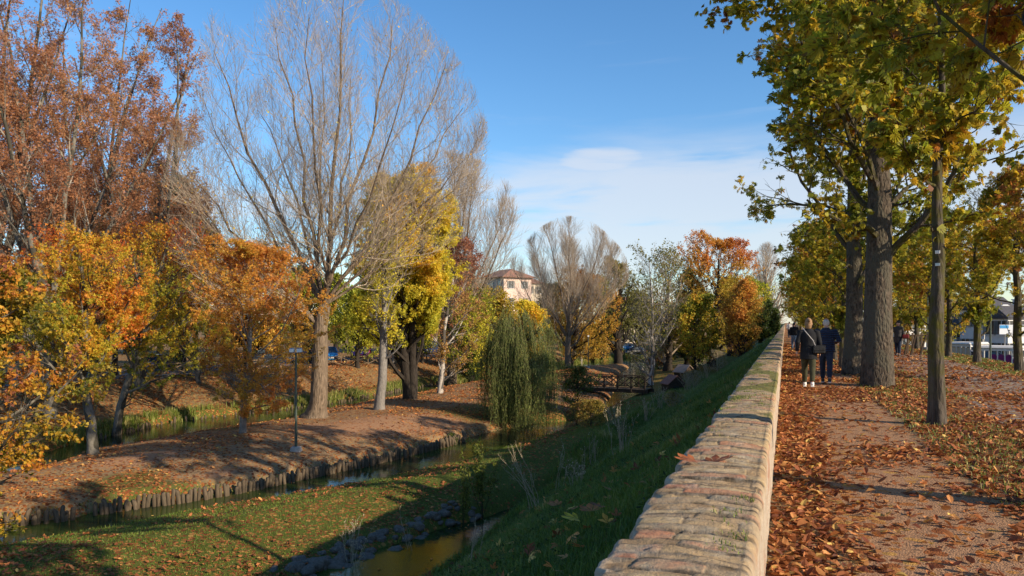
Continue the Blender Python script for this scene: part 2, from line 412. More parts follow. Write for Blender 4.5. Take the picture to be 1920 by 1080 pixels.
soil = gm.mix(gm.math('MULTIPLY', gm.ramp(nA, [(.35, 0.), (.7, 1.)]), .4), soil, (.14, .11, .055))
green = gm.mix(gm.ramp(nB, [(.3, 0.), (.7, 1.)]), (.055, .072, .010), (.125, .135, .026))
green = gm.mix(gm.math('MULTIPLY', gm.ramp(nA, [(.4, 0.), (.75, 1.)]), .55), green, (.13, .125, .035))
sand = gm.mix(gm.ramp(gm.noise(v, 30, 6, .7), [(.3, 0.), (.7, 1.)]), (.28, .145, .075), (.44, .26, .145))
gravel = gm.mix(gm.ramp(gm.noise(v, 50, 4, .7), [(.35, 0.), (.65, 1.)]), (.20, .155, .125), (.36, .30, .255))
def msk(ch, lo=.28, hi=.12):
    # mask broken up by noise
    return gm.ramp(gm.math('ADD', ch, gm.math('MULTIPLY', gm.math('SUBTRACT', nB, .5), .9)), [(.35, 0.), (.62, 1.)])
c = gm.mix(msk(zc[0]), soil, green); c = gm.mix(msk(zc[1]), c, sand); c = gm.mix(msk(zalpha), c, gravel)
# fallen leaves: cells of leaf colour, kept where the density mask beats a random value of the cell
def leaves_layer(scale, base):
    vv = gm.n.new('ShaderNodeTexVoronoi'); gm.set(vv.inputs['Vector'], gm.mix(.04, v, gm.n.new('ShaderNodeTexNoise').outputs[1])); vv.inputs['Scale'].default_value = scale
    cc = gm.sepc(vv.outputs['Color'])
    lc = gm.ramp(cc[0], [(0, (.10, .030, .012)), (.3, (.20, .062, .022)), (.55, (.30, .105, .032)), (.8, (.38, .17, .05)), (1, (.46, .27, .08))])
    k = gm.math('LESS_THAN', cc[1], gm.math('MULTIPLY', gm.math('ADD', zc[2], gm.math('MULTIPLY', gm.math('SUBTRACT', nA, .5), .8)), 1.0))
    k = gm.math('MULTIPLY', k, gm.math('LESS_THAN', vv.outputs['Distance'], .5))
    return gm.mix(k, base, lc), vv.outputs['Distance'], k
c, dd, kk = leaves_layer(6.5, c)
c, dd2, kk2 = leaves_layer(10, c)
gm.bsdf(c, .95, gm.bump(gm.math('ADD', nC, gm.math('ADD', nB, gm.math('MULTIPLY', kk2, gm.math('SUBTRACT', .6, dd2)))), .7, .05), spec=.15)
zcol = np.stack([zr, zg, zb, za], 1)
gob = link('ground', npmesh('ground', np.stack([gx_, gy_, gz], 1), gq, gm.m, smooth=True, attrs={'zone': ('POINT', 'FLOAT_COLOR', zcol)}))
tag(gob, kind='structure')
# ------------------------------------------------------------------ water
wm = NM('water'); v = wm.coord('Object', (1, 1, 1))
nw = wm.noise(v, .22, 5, .6, .5); nr = wm.noise(wm.coord('Object', (1.2, 2.6, 1)), 2.2, 4, .6, .3)
wc = wm.mix(wm.ramp(nw, [(.42, 0.), (.62, 1.)]), (.012, .020, .010), (.045, .070, .012))
wm.bsdf(wc, wm.math('ADD', .04, wm.math('MULTIPLY', wm.ramp(nw, [(.5, 0.), (.75, 1.)]), .18)), wm.bump(nr, .22, .03), spec=.3, IOR=1.33)
water = link('water', npmesh('water', [(-75, -20, ZW), (-8.2, -20, ZW), (-8.2, 175, ZW), (-75, 175, ZW)], np.array([[0, 1, 2, 3]]), wm.m)); tag(water, kind='structure')

# ------------------------------------------------------------------ brick parapet
rng = np.random.default_rng(5)
def wall_profile():
    pts = [(-.76, -.7), (-.755, -.2), (-.75, .25), (-.745, .50)]
    for a in np.linspace(180, 90, 7)[1:]: pts.append((-.745+.06+.06*math.cos(R(a)), .565+.06*math.sin(R(a))-.00))
    for x in np.linspace(-.66, -.18, 40)[1:]: pts.append((x, .627+.012*math.sin((x+.66)/.46*math.pi)))
    for a in np.linspace(90, 0, 9): pts.append((-.175+.050*math.cos(R(a)), .575+.052*math.sin(R(a))))
    for z in np.linspace(.54, .0, 26)[1:]: pts.append((-.123+.0*z, z))
    pts.append((-.12, -.12)); return np.array(pts)
wp = wall_profile(); seg = np.linalg.norm(np.diff(wp, axis=0), axis=1); wu = np.concatenate([[0], np.cumsum(seg)])
tg = np.gradient(wp, axis=0); tg /= np.linalg.norm(tg, axis=1, keepdims=True); wnrm = np.stack([-tg[:, 1], tg[:, 0]], 1)
wy = np.concatenate([np.arange(-2, 2.4, .08), np.arange(2.4, 9, .0125), np.arange(9, 20, .022), np.arange(20, 45, .045), np.arange(45, 120, .5), np.arange(120, 400, 8)])
bands = np.cumsum(np.concatenate([[-2.2], rng.uniform(.075, .15, 4200)])); bands = bands[bands < 420]
Y, U = np.meshgrid(wy, wu, indexing='ij'); Yw = Y+.012*(fbm(Y*1.3, U*3, 0, 31)-.5)*2+.006*(vn(Y*6, U*7, 0, 33)-.5)
bi = np.clip(np.searchsorted(bands, Yw.ravel()).reshape(Y.shape), 1, len(bands)-1)
fy0 = Yw-bands[bi-1]; fy1 = bands[bi]-Yw
cut = rng.uniform(.26, .60, (len(bands)+1, 6)); u0 = wu[4]-.04
cuts = u0+np.cumsum(cut, 1)-rng.uniform(0, .42, (len(bands)+1, 1))
cb = cuts[bi]; du = np.min(np.abs(U[..., None]-cb), -1); brick_id = np.sum(U[..., None] > cb, -1)+bi*7
dy = np.minimum(fy0, fy1); edge = np.minimum(dy, du+.0)
mort = 1-sm(.002, .012, edge+.010*(vn(Y*35, U*25, 0, 37)-.5))
bh = ((brick_id*7919) % 101)/101.0; bt = ((brick_id*104729) % 97)/97.0
rough_ = fbm(Y*22, U*14, 0, 41, 4)-.5
topz = sm(wu[5], wu[8], U)*sm(wu[56]+.08, wu[52], U)     # bricks show on the top and its shoulders only
lost = (bt > .93)*1.0
bandh = rng.normal(0, .0035, len(bands)+1)[bi]; groove = sm(.019, .003, dy+.006*(vn(Y*30, U*16, 0, 37)-.5)); cgr = sm(.012, .003, du)
eroded = sm(.56, .68, fbm(Y*6, U*2.6, 0, 45, 3)); str_ = fbm(Y*30, U*6, 0, 49, 3)-.5
disp = topz*(bandh+.010*(bt-.5)-.015*groove*(.3+vn(Y*9, U*3, 0, 38))-.007*cgr+.012*str_+.010*rough_+.012*(fbm(Y*2.2, U*1.5, 0, 43)-.5)-.016*eroded*(1-groove))+(1-topz)*(.010*rough_+.02*(fbm(Y*3, U*3, 0, 47)-.5))
wave = .015*(fbm(wy*.6, 0, 0, 51)-.5)[:, None]
leftj = rng.uniform(-.03, .035, len(bands)+1)[bi]*sm(wu[16], wu[6], U)*sm(wu[2], wu[4], U); VX = leftj+wp[None, :, 0]+wnrm[None, :, 0]*disp; VZ = wp[None, :, 1]+wnrm[None, :, 1]*disp+wave
VV = np.stack([VX, np.broadcast_to(Y, VX.shape), VZ], -1).reshape(-1, 3)
a, b = VX.shape; ii = (np.arange(a-1)[:, None]*b+np.arange(b-1)[None, :]).ravel()
wq = np.stack([ii, ii+b, ii+b+1, ii+1], 1)
mossy = sm(.50, .66, fbm(Y*.55, U*1.5, 0, 61))*(.3+.7*sm(6, 11, Y))
wcol = np.stack([np.where(topz > .3, .75*bt+.25*bh, .2+.25*bt), np.clip(np.maximum(groove, cgr*.6), 0, 1)*topz, mossy*topz, topz], -1).reshape(-1, 4)
m = NM('old_brick'); v = m.coord(); at = m.sepc(m.attr('brick', 'Color')); n8 = m.noise(v, 9, 6, .65); n40 = m.noise(v, 55, 6, .7)
tone = m.ramp(m.math('ADD', at[0], m.math('MULTIPLY', m.math('SUBTRACT', n8, .5), .5)), [(0, (.20, .12, .06)), (.22, (.38, .25, .13)), (.44, (.52, .38, .20)), (.58, (.36, .25, .15)), (.68, (.33, .275, .19)), (.80, (.50, .24, .14)), (1, (.40, .12, .06))])
tone = m.mix(m.math('MULTIPLY', m.ramp(n40, [(.35, 0.), (.7, 1.)]), .5), tone, (.10, .085, .07))
mo = m.mix(m.ramp(n8, [(.40, 0.), (.62, 1.)]), (.045, .034, .024), (.22, .18, .135))
pt = m.ramp(m.noise(m.coord('Object', (1, 4, 1)), 2.6, 5, .6), [(.36, 0.), (.5, 1.)]); tone = m.mix(m.math('MULTIPLY', pt, .3), tone, (.50, .37, .22))
c = m.mix(at[1], tone, mo)
c = m.mix(m.math('MULTIPLY', m.ramp(m.noise(v, 5, 6, .7), [(.52, 0.), (.64, 1.)]), .35), c, (.46, .41, .33))
c = m.mix(m.ramp(m.math('ADD', at[2], m.math('MULTIPLY', m.math('SUBTRACT', n40, .5), .8)), [(.45, 0.), (.75, .8)]), c, (.11, .12, .03))
side = m.mix(m.ramp(m.noise(m.coord('Object', (1, 1, .4)), 7, 6, .7), [(.3, 0.), (.7, 1.)]), (.34, .27, .20), (.52, .45, .36))
side = m.mix(m.ramp(m.noise(v, 3, 5, .7), [(.52, 0.), (.62, .8)]), side, (.34, .17, .11))
c = m.mix(m.attr('brick', 'Alpha'), side, c)
m.bsdf(c, .93, m.bump(m.math('ADD', n40, m.math('MULTIPLY', n8, 1.5)), .8, .02), spec=.15)
wall = link('brick_parapet', npmesh('brick_parapet', VV, wq, m.m, smooth=True, attrs={'brick': ('POINT', 'FLOAT_COLOR', wcol)}))
tag(wall, 'long low parapet of weathered bricks with mossy mortar running beside the path', 'wall')
def wall_top(x, y):
    i = min(range(len(wy)), key=lambda k: abs(wy[k]-y)); j = int(np.argmin(np.abs(wp[10:50, 0]-x)))+10
    return float(VZ[i, j])
# ------------------------------------------------------------------ trees
def unit(a): return a/(np.linalg.norm(a, axis=-1, keepdims=True)+1e-9)
class Env:
    """crown volume: ellipsoid with an uneven surface"""
    def __init__(s, c, r, seed=0, amp=.18, zmin=None): s.c, s.r, s.seed, s.amp, s.zmin = np.array(c, float), np.array(r, float), seed, amp, zmin
    def inside(s, p):
        q = (p-s.c)/s.r; d = np.linalg.norm(q, axis=-1); u = q/(d[..., None]+1e-6)*1.7
        ok = d < 1+s.amp*(2*vn(u[..., 0]+5, u[..., 1]+5, u[..., 2]+5, s.seed)-1)*1.6
        if s.zmin is not None: ok &= p[..., 2] > s.zmin
        return ok
def polyline(pts, k, rad):
    p = np.array(pts, float); d = np.concatenate([[0], np.cumsum(np.linalg.norm(np.diff(p, axis=0), axis=1))]); t = np.linspace(0, d[-1], k)
    P_ = np.stack([np.interp(t, d, p[:, i]) for i in range(3)], 1)
    for _ in range(2): P_[1:-1] = (P_[:-2]+2*P_[1:-1]+P_[2:])/4
    rad = np.array(rad, float); return P_, np.interp(np.linspace(0, 1, k), np.linspace(0, 1, len(rad)), rad)
def grow(rng, src, s, env=None):
    """children of a set of branches. src: (P (N,k,3), R (N,k), id (N,))"""
    Pp, Rp, ids = src; N, k, _ = Pp.shape; n = s['n']; t0, t1 = s.get('t', (.25, 1))
    t = t0+(t1-t0)*((np.arange(n)[None]+rng.random((N, n)))/n)
    f = t*(k-1); i = np.clip(f.astype(int), 0, k-2); w = (f-i)[..., None]; row = np.arange(N)[:, None]
    p = Pp[row, i]*(1-w)+Pp[row, i+1]*w; T = unit(Pp[row, i+1]-Pp[row, i]); r = Rp[row, i]*(1-w[..., 0])+Rp[row, i+1]*w[..., 0]
    az = np.arange(n)[None]*2.4+rng.random((N, 1))*6.28+rng.normal(0, .35, (N, n))
    ref = np.where(np.abs(T[..., 2:3]) > .9, np.array([1., 0, 0]), np.array([0, 0, 1.])); U = unit(np.cross(T, ref)); W = np.cross(T, U)
    ang = np.radians(s['ang'])*(1+s.get('av', .25)*rng.normal(0, 1, (N, n))); ang = ang*(1-s.get('af', .3)*(t-t0)/(t1-t0+1e-6))
    D = np.cos(ang)[..., None]*T+np.sin(ang)[..., None]*(U*np.cos(az)[..., None]+W*np.sin(az)[..., None])
    D[..., 2] *= s.get('flat', 1.0); D = unit(D)
    L = s['len']*(1-s.get('fall', .4)*(t-t0)/(t1-t0+1e-6))*rng.uniform(.65, 1.2, (N, n))
    if 'bell' in s: L = L*(.45+.55*np.sin(np.pi*np.clip((t-t0)/(t1-t0+1e-6), 0, 1)*.85+.35))
    p, D, L, r = p.reshape(-1, 3), D.reshape(-1, 3), L.ravel(), r.ravel(); idn = np.repeat(ids, n)
    if env is not None:
        best = np.full(len(L), .12); up_ = np.array([0, 0, s.get('up', 0)*.8])
        for q in (.25, .4, .6, .8, 1.0):
            best = np.where(env.inside(p+unit(D+up_*q)*(L*q)[:, None]), q, best)
        keep = (best > .13) | (rng.random(len(L)) < .25) if s.get('cull', True) else np.ones(len(L), bool)
        L = L*best; p, D, L, r, idn = p[keep], D[keep], L[keep], r[keep], idn[keep]
    kk = s.get('k', 5); pts = [p]; d = D; wig = s.get('wig', .18)
    for j in range(kk-1):
        d = unit(d+rng.normal(0, wig, d.shape)+np.array([0, 0, s.get('up', 0)/(kk-1)*1.6])); pts.append(pts[-1]+d*(L/(kk-1))[:, None])
    Pn = np.stack(pts, 1)
    if env is not None:
        for q in (.75, .6, .5):
            bad = ~env.inside(Pn[:, -1]); Pn[bad] = Pn[bad][:, :1]+(Pn[bad]-Pn[bad][:, :1])*q
    r0 = np.clip(r*s.get('rr', .6), s.get('rmin', .004), None); tip = s.get('tip', .25)
    Rn = r0[:, None]*(1-(1-tip)*np.linspace(0, 1, kk)[None]**.8)
    if s.get('newid'): idn = np.arange(len(Pn))
    return Pn, Rn, idn
# leaf templates: (verts, faces); x across, y along, z out of the blade, unit length
def tpl_quad(): return np.array([[0, 0, 0], [.36, .5, .08], [0, 1, 0], [-.36, .5, .08]]), [np.array([[0, 1, 2], [0, 2, 3]])]
def tpl_maple():
    a = np.radians([-90, -60, -28, 5, 30, 62, 90, 118, 150, 175, 208, 240]); r = np.array([.1, .42, .32, .62, .38, .55, .78, .55, .38, .62, .32, .42])
    o = np.stack([np.cos(a)*r, np.sin(a)*r+.25, .10*np.abs(np.cos(a))*r], 1); V = np.concatenate([[[0, .3, 0]], o])
    return V, [np.array([[0, i+1, (i+1) % 12+1] for i in range(12)])]
def tpl_palm(n=5, detail=False, wd=.17, droop=.35):
    Vs, Fs, o = [], [], 0
    for a, l in zip(np.linspace(-72, 72, n), (np.sin(np.linspace(.9, 2.24, n))**1.5)):
        if detail: w = wd; V = np.array([[0, .02, 0], [w*.45, .38, .03], [w, .72, .05], [w*.5, .92, .0], [0, 1, -.05], [-w*.5, .92, .0], [-w, .72, .05], [-w*.45, .38, .03], [0, .4, -.01], [0, .72, -.02]]); F = [[0, 1, 8, 8], [1, 2, 9, 8], [2, 3, 4, 9], [9, 4, 5, 6], [8, 9, 6, 7], [0, 8, 7, 7]]
        else: w = wd*1.1; V = np.array([[0, .02, 0], [w, .65, .04], [0, 1, -.03], [-w, .65, .04]]); F = [[0, 1, 2, 3]]
        V = V*l*.62; V[:, 2] -= droop*V[:, 1]**2; c, s_ = math.cos(R(a)), math.sin(R(a)); V = V @ np.array([[c, -s_, 0], [s_, c, 0], [0, 0, 1]])
        Vs.append(V); F = np.array(F)+o; o += len(V); Fs.append(F)
    V = np.concatenate(Vs); F = np.concatenate(Fs)
    if detail: tri = F[:, 2] == F[:, 3]; a_ = F[tri][:, :3]; d0 = F[~tri]; b_ = F[tri]; return V, [a_, d0]
    return V, [F]
def tpl_lobe():
    V, F, o = [], [], 0
    for a, l, w in ((0, 1, .2), (55, .72, .2), (-55, .72, .2)):
        v = np.array([[0, 0, 0], [w, .5, .06], [0, 1, 0], [-w, .5, .06]])*l; c, s_ = math.cos(R(a)), math.sin(R(a)); V.append(v @ np.array([[c, -s_, 0], [s_, c, 0], [0, 0, 1]])); F.append([o, o+1, o+2, o+3]); o += 4
    return np.concatenate(V), [np.array(F)]
TP = {'oval': (np.array([[0, 0, 0], [.2, .3, .05], [.2, .65, .05], [0, 1, 0], [-.2, .65, .05], [-.2, .3, .05]]), [np.array([[0, 1, 2, 3], [0, 3, 4, 5]])]), 'lobe': tpl_lobe(), 'quad': tpl_quad(), 'maple': tpl_maple(), 'palm': tpl_palm(5), 'palm7': tpl_palm(7, True), 'pal7': tpl_palm(7)}
def leaf_mesh(name, rng, pos, size, tpl, mat_, tone, shade=None, droop=.3, flat=.0, axis=None):
    V0, F0 = TP[tpl]; n = len(pos)
    a = rng.normal(0, 1, (n, 3)); a[:, 2] -= droop*1.6
    if axis is not None: a = a*.6+axis
    a = unit(a); b = rng.normal(0, 1, (n, 3)); b[:, 2] += flat*3; u = unit(np.cross(a, b)); w = np.cross(u, a)
    s = size*rng.uniform(.7, 1.25, n)
    sx, sz = rng.uniform(.65, 1.15, (n, 1, 1)), rng.uniform(-.8, 2.6, (n, 1, 1))
    V = pos[:, None]+s[:, None, None]*(sx*V0[None, :, 0:1]*u[:, None]+V0[None, :, 1:2]*a[:, None]+sz*V0[None, :, 2:3]*w[:, None])
    if tpl == 'palm7': V = V+rng.normal(0, .016, V.shape)*s[:, None, None]
    m = len(V0); off = (np.arange(n)*m)[:, None, None]; faces, tn, sh = [], [], []
    shade = rng.random(n) if shade is None else shade
    for F in F0:
        faces.append((F[None]+off).reshape(-1, F.shape[1])); tn.append(np.repeat(tone, len(F))); sh.append(np.repeat(shade, len(F)))
    return npmesh(name, V.reshape(-1, 3), faces, mat_, smooth=False, attrs={'tone': ('FACE', 'FLOAT', np.concatenate(tn)), 'shade': ('FACE', 'FLOAT', np.concatenate(sh))})
def on_twigs(rng, tw, n, spread=.05, t=(.15, 1)):
    Pn, _, ids = tw; L = np.linalg.norm(Pn[:, -1]-Pn[:, 0], axis=1)+.02; i = rng.choice(len(Pn), n, p=L/L.sum())
    f = rng.uniform(*t, n)*(Pn.shape[1]-1); j = np.clip(f.astype(int), 0, Pn.shape[1]-2); w = (f-j)[:, None]
    return Pn[i, j]*(1-w)+Pn[i, j+1]*w+rng.normal(0, spread, (n, 3)), i, unit(Pn[i, -1]-Pn[i, 0])
def tube_mesh(name, sets, sides, m, mod=None, smooth=True):
    Vs, Qs, o = [], [], 0
    for k, (st, sd_) in enumerate(zip(sets, sides)):
        if not len(st[0]): continue
        V, Q = tubes(st[0], st[1], sd_, mod if k == 0 else None); Vs.append(V); Qs.append(Q+o); o += len(V)
    return npmesh(name, np.concatenate(Vs), np.concatenate(Qs), m, smooth=smooth)
def lobes(n=5, amp=.12, h=1.4, seed=0, z0=0):
    def f(th, Pn):
        z = Pn[..., 2:3]; fl = amp*np.exp(-np.maximum(z-z0, 0)/h)
        return 1+fl*np.cos(n*th+seed+.6*np.sin(th))+.05*np.sin(2*th+z*.8+seed)+.03*np.sin(7*th+z*2.1+seed)
    return f
# materials shared by the trees
BK = dict(
    chest=bark('chestnut_bark', (.035, .028, .022), (.12, .10, .080), 5, .22, .9, moss=((.07, .065, .014), .02)),
    big=bark('old_chestnut_bark', (.022, .018, .014), (.145, .115, .085), 5.5, .42, 1.0, patch=(.085, .075, .055)),
    plane=bark('plane_bark', (.09, .085, .07), (.22, .20, .165), 3, .5, .3, patch=(.06, .055, .042)),
    limb=bark('pale_limb_bark', (.16, .145, .12), (.40, .37, .31), 2, .5, .3, patch=(.13, .12, .10)),
    poplar=bark('poplar_bark', (.07, .052, .036), (.26, .195, .135), 4, .16, 1.0),
    ptwig=bark('poplar_twig_bark', (.27, .215, .16), (.50, .41, .31), 3, .4, .2),
    birch=bark('birch_bark', (.30, .27, .24), (.50, .46, .41), 3, 1.2, .3, patch=(.09, .08, .07)),
    dark=bark('dark_wet_bark', (.018, .014, .011), (.055, .045, .036), 4, .2, .7),
    grey=bark('grey_smooth_bark', (.13, .12, .11), (.26, .24, .215), 3, .5, .3),
    olive=bark('willow_twig_bark', (.07, .08, .03), (.16, .15, .06), 3, .5, .2))
LF = dict(
    brown=leafmat('brown_plane_leaf', [(0, (.24, .10, .055)), (.3, (.35, .16, .075)), (.6, (.43, .22, .095)), (.85, (.45, .28, .11)), (1, (.44, .33, .09))]),
    maple=leafmat('turning_maple_leaf', [(0, (.10, .13, .015)), (.25, (.24, .25, .02)), (.45, (.46, .36, .03)), (.65, (.58, .30, .03)), (.85, (.55, .18, .025)), (1, (.48, .09, .025))]),
    fore=leafmat('yellow_orange_leaf', [(0, (.10, .11, .015)), (.2, (.25, .20, .02)), (.45, (.46, .28, .03)), (.7, (.50, .20, .025)), (.88, (.28, .10, .04)), (1, (.20, .085, .06))]),
    orange=leafmat('orange_leaf', [(0, (.38, .30, .035)), (.25, (.52, .30, .045)), (.55, (.54, .225, .045)), (.8, (.47, .155, .04)), (1, (.34, .10, .04))]),
    yellow=leafmat('yellow_green_leaf', [(0, (.16, .19, .02)), (.3, (.36, .36, .03)), (.6, (.58, .50, .045)), (.85, (.66, .48, .04)), (1, (.58, .30, .035))]),
    dull=leafmat('dull_olive_leaf', [(0, (.08, .09, .02)), (.4, (.18, .17, .03)), (.75, (.30, .23, .045)), (1, (.38, .20, .045))]),
    rust=leafmat('rusty_leaf', [(0, (.42, .31, .05)), (.3, (.42, .24, .065)), (.6, (.35, .15, .075)), (1, (.24, .095, .065))]),
    chest=leafmat('chestnut_leaf', [(0, (.06, .09, .010)), (.28, (.17, .21, .018)), (.5, (.36, .33, .026)), (.72, (.52, .35, .03)), (.87, (.40, .16, .03)), (1, (.19, .07, .025))], trans=.52, spots=(.10, .040, .015)),
    willow=leafmat('willow_leaf', [(0, (.08, .11, .028)), (.5, (.17, .21, .05)), (1, (.32, .33, .09))]),
    pine=leafmat('dark_needle', [(0, (.010, .020, .010)), (.6, (.022, .042, .020)), (1, (.05, .07, .03))], trans=.1),
    green=leafmat('green_leaf', [(0, (.025, .045, .010)), (.5, (.06, .10, .016)), (1, (.16, .17, .03))]))
def clump_tone(rng, pos, ids, lo=.0, hi=1.0, mean=.5, amp=.35, scale=.45, seed=3, zgrad=0, zc=0):
    t = mean+amp*(fbm(pos[:, 0]*scale+50, pos[:, 1]*scale+50, pos[:, 2]*scale+50, seed, 2)-.5)*2+rng.normal(0, .13, len(pos))
    if ids is not None: h = ((ids*7919) % 97)/97.0; t = t+.16*(h-.5)
    if zgrad: t = t+zgrad*(pos[:, 2]-zc)
    return np.clip(t, lo, hi)
def make_tree(name, label, cat, loc, trunk, tr, levels, leaves=None, env=None, bk='grey', bk2=None, seed=1, group=None, sides=(14, 8, 5, 3, 3), ntr=1, mod=None, rz=0, tk=9, leaf_from=None):
    """trunk: list of stems (points, radii); levels: growth steps; leaves: dict(n,size,tpl,mat,...)"""
    rng = np.random.default_rng(seed)
    st = [polyline(p, tk, r) for p, r in zip(trunk, tr)]
    src = (np.stack([a for a, b in st]), np.stack([b for a, b in st]), np.arange(len(st)))
    sets = [src]
    for s in levels:
        q = sets[s.get('src', -1)]
        if s.get('skip0'): q = tuple(a[1:] for a in q)
        sets.append(grow(rng, q, s, env if s.get('env', True) else None))
    root = empty(name, loc, rz, label, cat, group)
    link('trunk', tube_mesh('trunk', sets[:ntr], sides[:ntr], BK[bk], mod), root)
    if len(sets) > ntr: link('branches', tube_mesh('branches', sets[ntr:], sides[ntr:], BK[bk2 or bk], smooth=False), root)
    if leaves:
        L = leaves; tw = sets[-1]
        if L.get('also') is not None:
            pass
        pos, i, ax = on_twigs(rng, tw, L['n'], L.get('spread', .06), L.get('t', (.1, 1)))
        ids = tw[2][i]; keep = np.ones(len(pos), bool)
        if L.get('hole'):   # gaps between clumps
            keep = fbm(pos[:, 0]*L['hole'][0]+9, pos[:, 1]*L['hole'][0]+9, pos[:, 2]*L['hole'][0]+9, seed+7, 2) > L['hole'][1]
            hf = 2.6 if L['size'] < .2 and L['mat'] != 'chest' else 1.1; keep &= rng.random(len(pos)) < .22+.78*sm(.40, .50, fbm(pos[:, 0]*hf, pos[:, 1]*hf, pos[:, 2]*hf, seed+9, 2))
        if L.get('ztop'): keep &= rng.random(len(pos)) < np.clip((L['ztop'][1]-pos[:, 2])/(L['ztop'][1]-L['ztop'][0]), L['ztop'][2] if len(L['ztop']) > 2 else 0, 1)
        pos, ids, ax = pos[keep], ids[keep], ax[keep]
        tone = clump_tone(rng, pos, ids, mean=L.get('mean', .5), amp=L.get('amp', .35), scale=L.get('scale', .5), seed=seed, zgrad=L.get('zg', 0), zc=L.get('zc', 0))
        me = leaf_mesh('crown', rng, pos, L['size'], L.get('tpl', 'quad'), LF[L['mat']], tone, droop=L.get('droop', .3), flat=L.get('flat', .2))
        link('crown', me, root)
    return root
def copy_tree(o, loc, rz=0, sc=1.0, label=None, parent=None):
    c = o.copy(); col.objects.link(c); c.parent = parent
    if parent is None:
        c.location = loc; c.rotation_euler = (0, 0, rz); c.scale = (sc, sc, sc)
        if label: c['label'] = label
    for ch in o.children: copy_tree(ch, None, parent=c)
    return c
def straight(h, r0, r1, lean=(0, 0), flare=1.5, bend=.1, seed=0, n=5):
    rg = np.random.default_rng(seed); pts = [(0, 0, -.35), (0, 0, .0), (lean[0]*.04, lean[1]*.04, h*.05)]
    for t in np.linspace(.2, 1, n): pts.append((lean[0]*t+rg.normal(0, bend), lean[1]*t+rg.normal(0, bend), h*t))
    m = len(pts); rad = [r0*flare, r0*flare*.9, r0*1.08]+list(np.linspace(r0, r1, n)); return pts, rad
def stem(h, r0, r1, tk=12, lean=(0, 0), flare=1.5, bend=.1, seed=0):
    p, r = straight(h, r0, r1, lean, flare, bend, seed)
    # same arc-length sampling for points and radii
    p = np.array(p, float); d = np.concatenate([[0], np.cumsum(np.linalg.norm(np.diff(p, axis=0), axis=1))])
    t = np.concatenate([[0, d[1], d[1]+.15*h*.2, d[2]+.05*h], np.linspace(d[2]+.12*h, d[-1], tk-4)])
    return np.stack([np.interp(t, d, p[:, i]) for i in range(3)], 1), np.interp(t, d, r)
_pl = polyline
def polyline(pts, k, rad):
    if len(pts) == k and len(rad) == k: return np.array(pts, float), np.array(rad, float)
    return _pl(pts, k, rad)
def at(px, py):                       # base on the ground + its depth
    x, y, z = G(px, py); return x, y, z, depth(x, y)

# ---- J: the great bare poplar
x, y, z, d = at(590, 782); pj = d
def limb(base, ang, az, L, k=9, curve=.35, seed=0):
    rg = np.random.default_rng(seed); a = R(ang); D = np.array([math.sin(a)*math.cos(az), math.sin(a)*math.sin(az), math.cos(a)]); p = [np.array(base, float)]
    for j in range(k-1):
        D = D+np.array([0, 0, curve/(k-1)])+rg.normal(0, .05, 3); D /= np.linalg.norm(D); p.append(p[-1]+D*L/(k-1))
    return p
Rv = (ca, sa)   # screen right in the ground plane
azr = YAW; stems, rads = [], []
t_, r_ = stem(6.6, .50, .36, 9, (-.0, .2), 1.9, .06, 3); t_[:, 0] += np.linspace(0, .7, 9)*ca*.7
stems.append(t_); rads.append(r_); top = t_[-1]; rgj = np.random.default_rng(12)
for k, (an, az, L, r0, b, cv) in enumerate([(40, math.pi, 18, .17, -2, .42), (24, math.pi, 19.5, .19, -1, .3), (5, 0, 20, .22, -1, .1), (17, 0, 19.5, .19, -1, .22), (31, 0, 19, .17, -1, .34), (24, 1.5, 18, .16, -1, .25), (22, -1.5, 18, .15, -1, .25), (72, math.pi, 13.5, .11, -2, .6), (46, .3, 17, .14, -1, .45), (54, math.pi+.3, 15.5, .13, -2, .55), (30, 2.4, 18, .14, -1, .35), (41, .0, 18, .15, -1, .42), (58, .15, 14.5, .10, -1, .55), (47, 2.9, 16.5, .13, -1, .5), (11, math.pi, 20, .17, -1, .15), (33, -.6, 18, .13, -1, .35), (15, 2.2, 19, .14, -1, .2)]):
    p_ = np.array(limb(t_[b], an, az+azr, L, 9, cv, 40+k)); p_[1:-1] += rgj.normal(0, .16, (7, 3))
    while not Env((.9, 0, 14.2), (9.5, 8.6, 10.6), 4, .07).inside(p_[-1:])[0]: p_ = p_[0]+(p_-p_[0])*.96
    stems.append(p_); rads.append(list(r0*.74*np.linspace(1, .10, 9)**.85))
envJ = Env((.9, 0, 14.2), (10.2, 9.2, 11.4), 4, .07)
make_tree('poplar_tree', 'tall bare poplar with thick furrowed trunk and fan of upright limbs on the leafy island', 'tree', (x, y, z), stems, rads,
          [dict(skip0=1, n=21, t=(.08, .99), ang=44, av=.35, len=5.0, fall=.4, up=.5, rr=.42, k=7, wig=.15),
           dict(n=12, t=(.10, 1), ang=38, len=2.4, fall=.4, up=.38, rr=.42, rmin=.009, k=5, wig=.18),
           dict(n=6, t=(.1, 1), ang=36, len=1.15, up=.35, rr=.5, rmin=.0065, k=3, wig=.14)],
          dict(n=14000, size=.13, mat='yellow', mean=.85, tpl='quad', ztop=(3, 15, .08)), envJ, 'poplar', 'ptwig', 5, sides=(18, 5, 3, 3), ntr=1, mod=lobes(6, .10, 1.6))
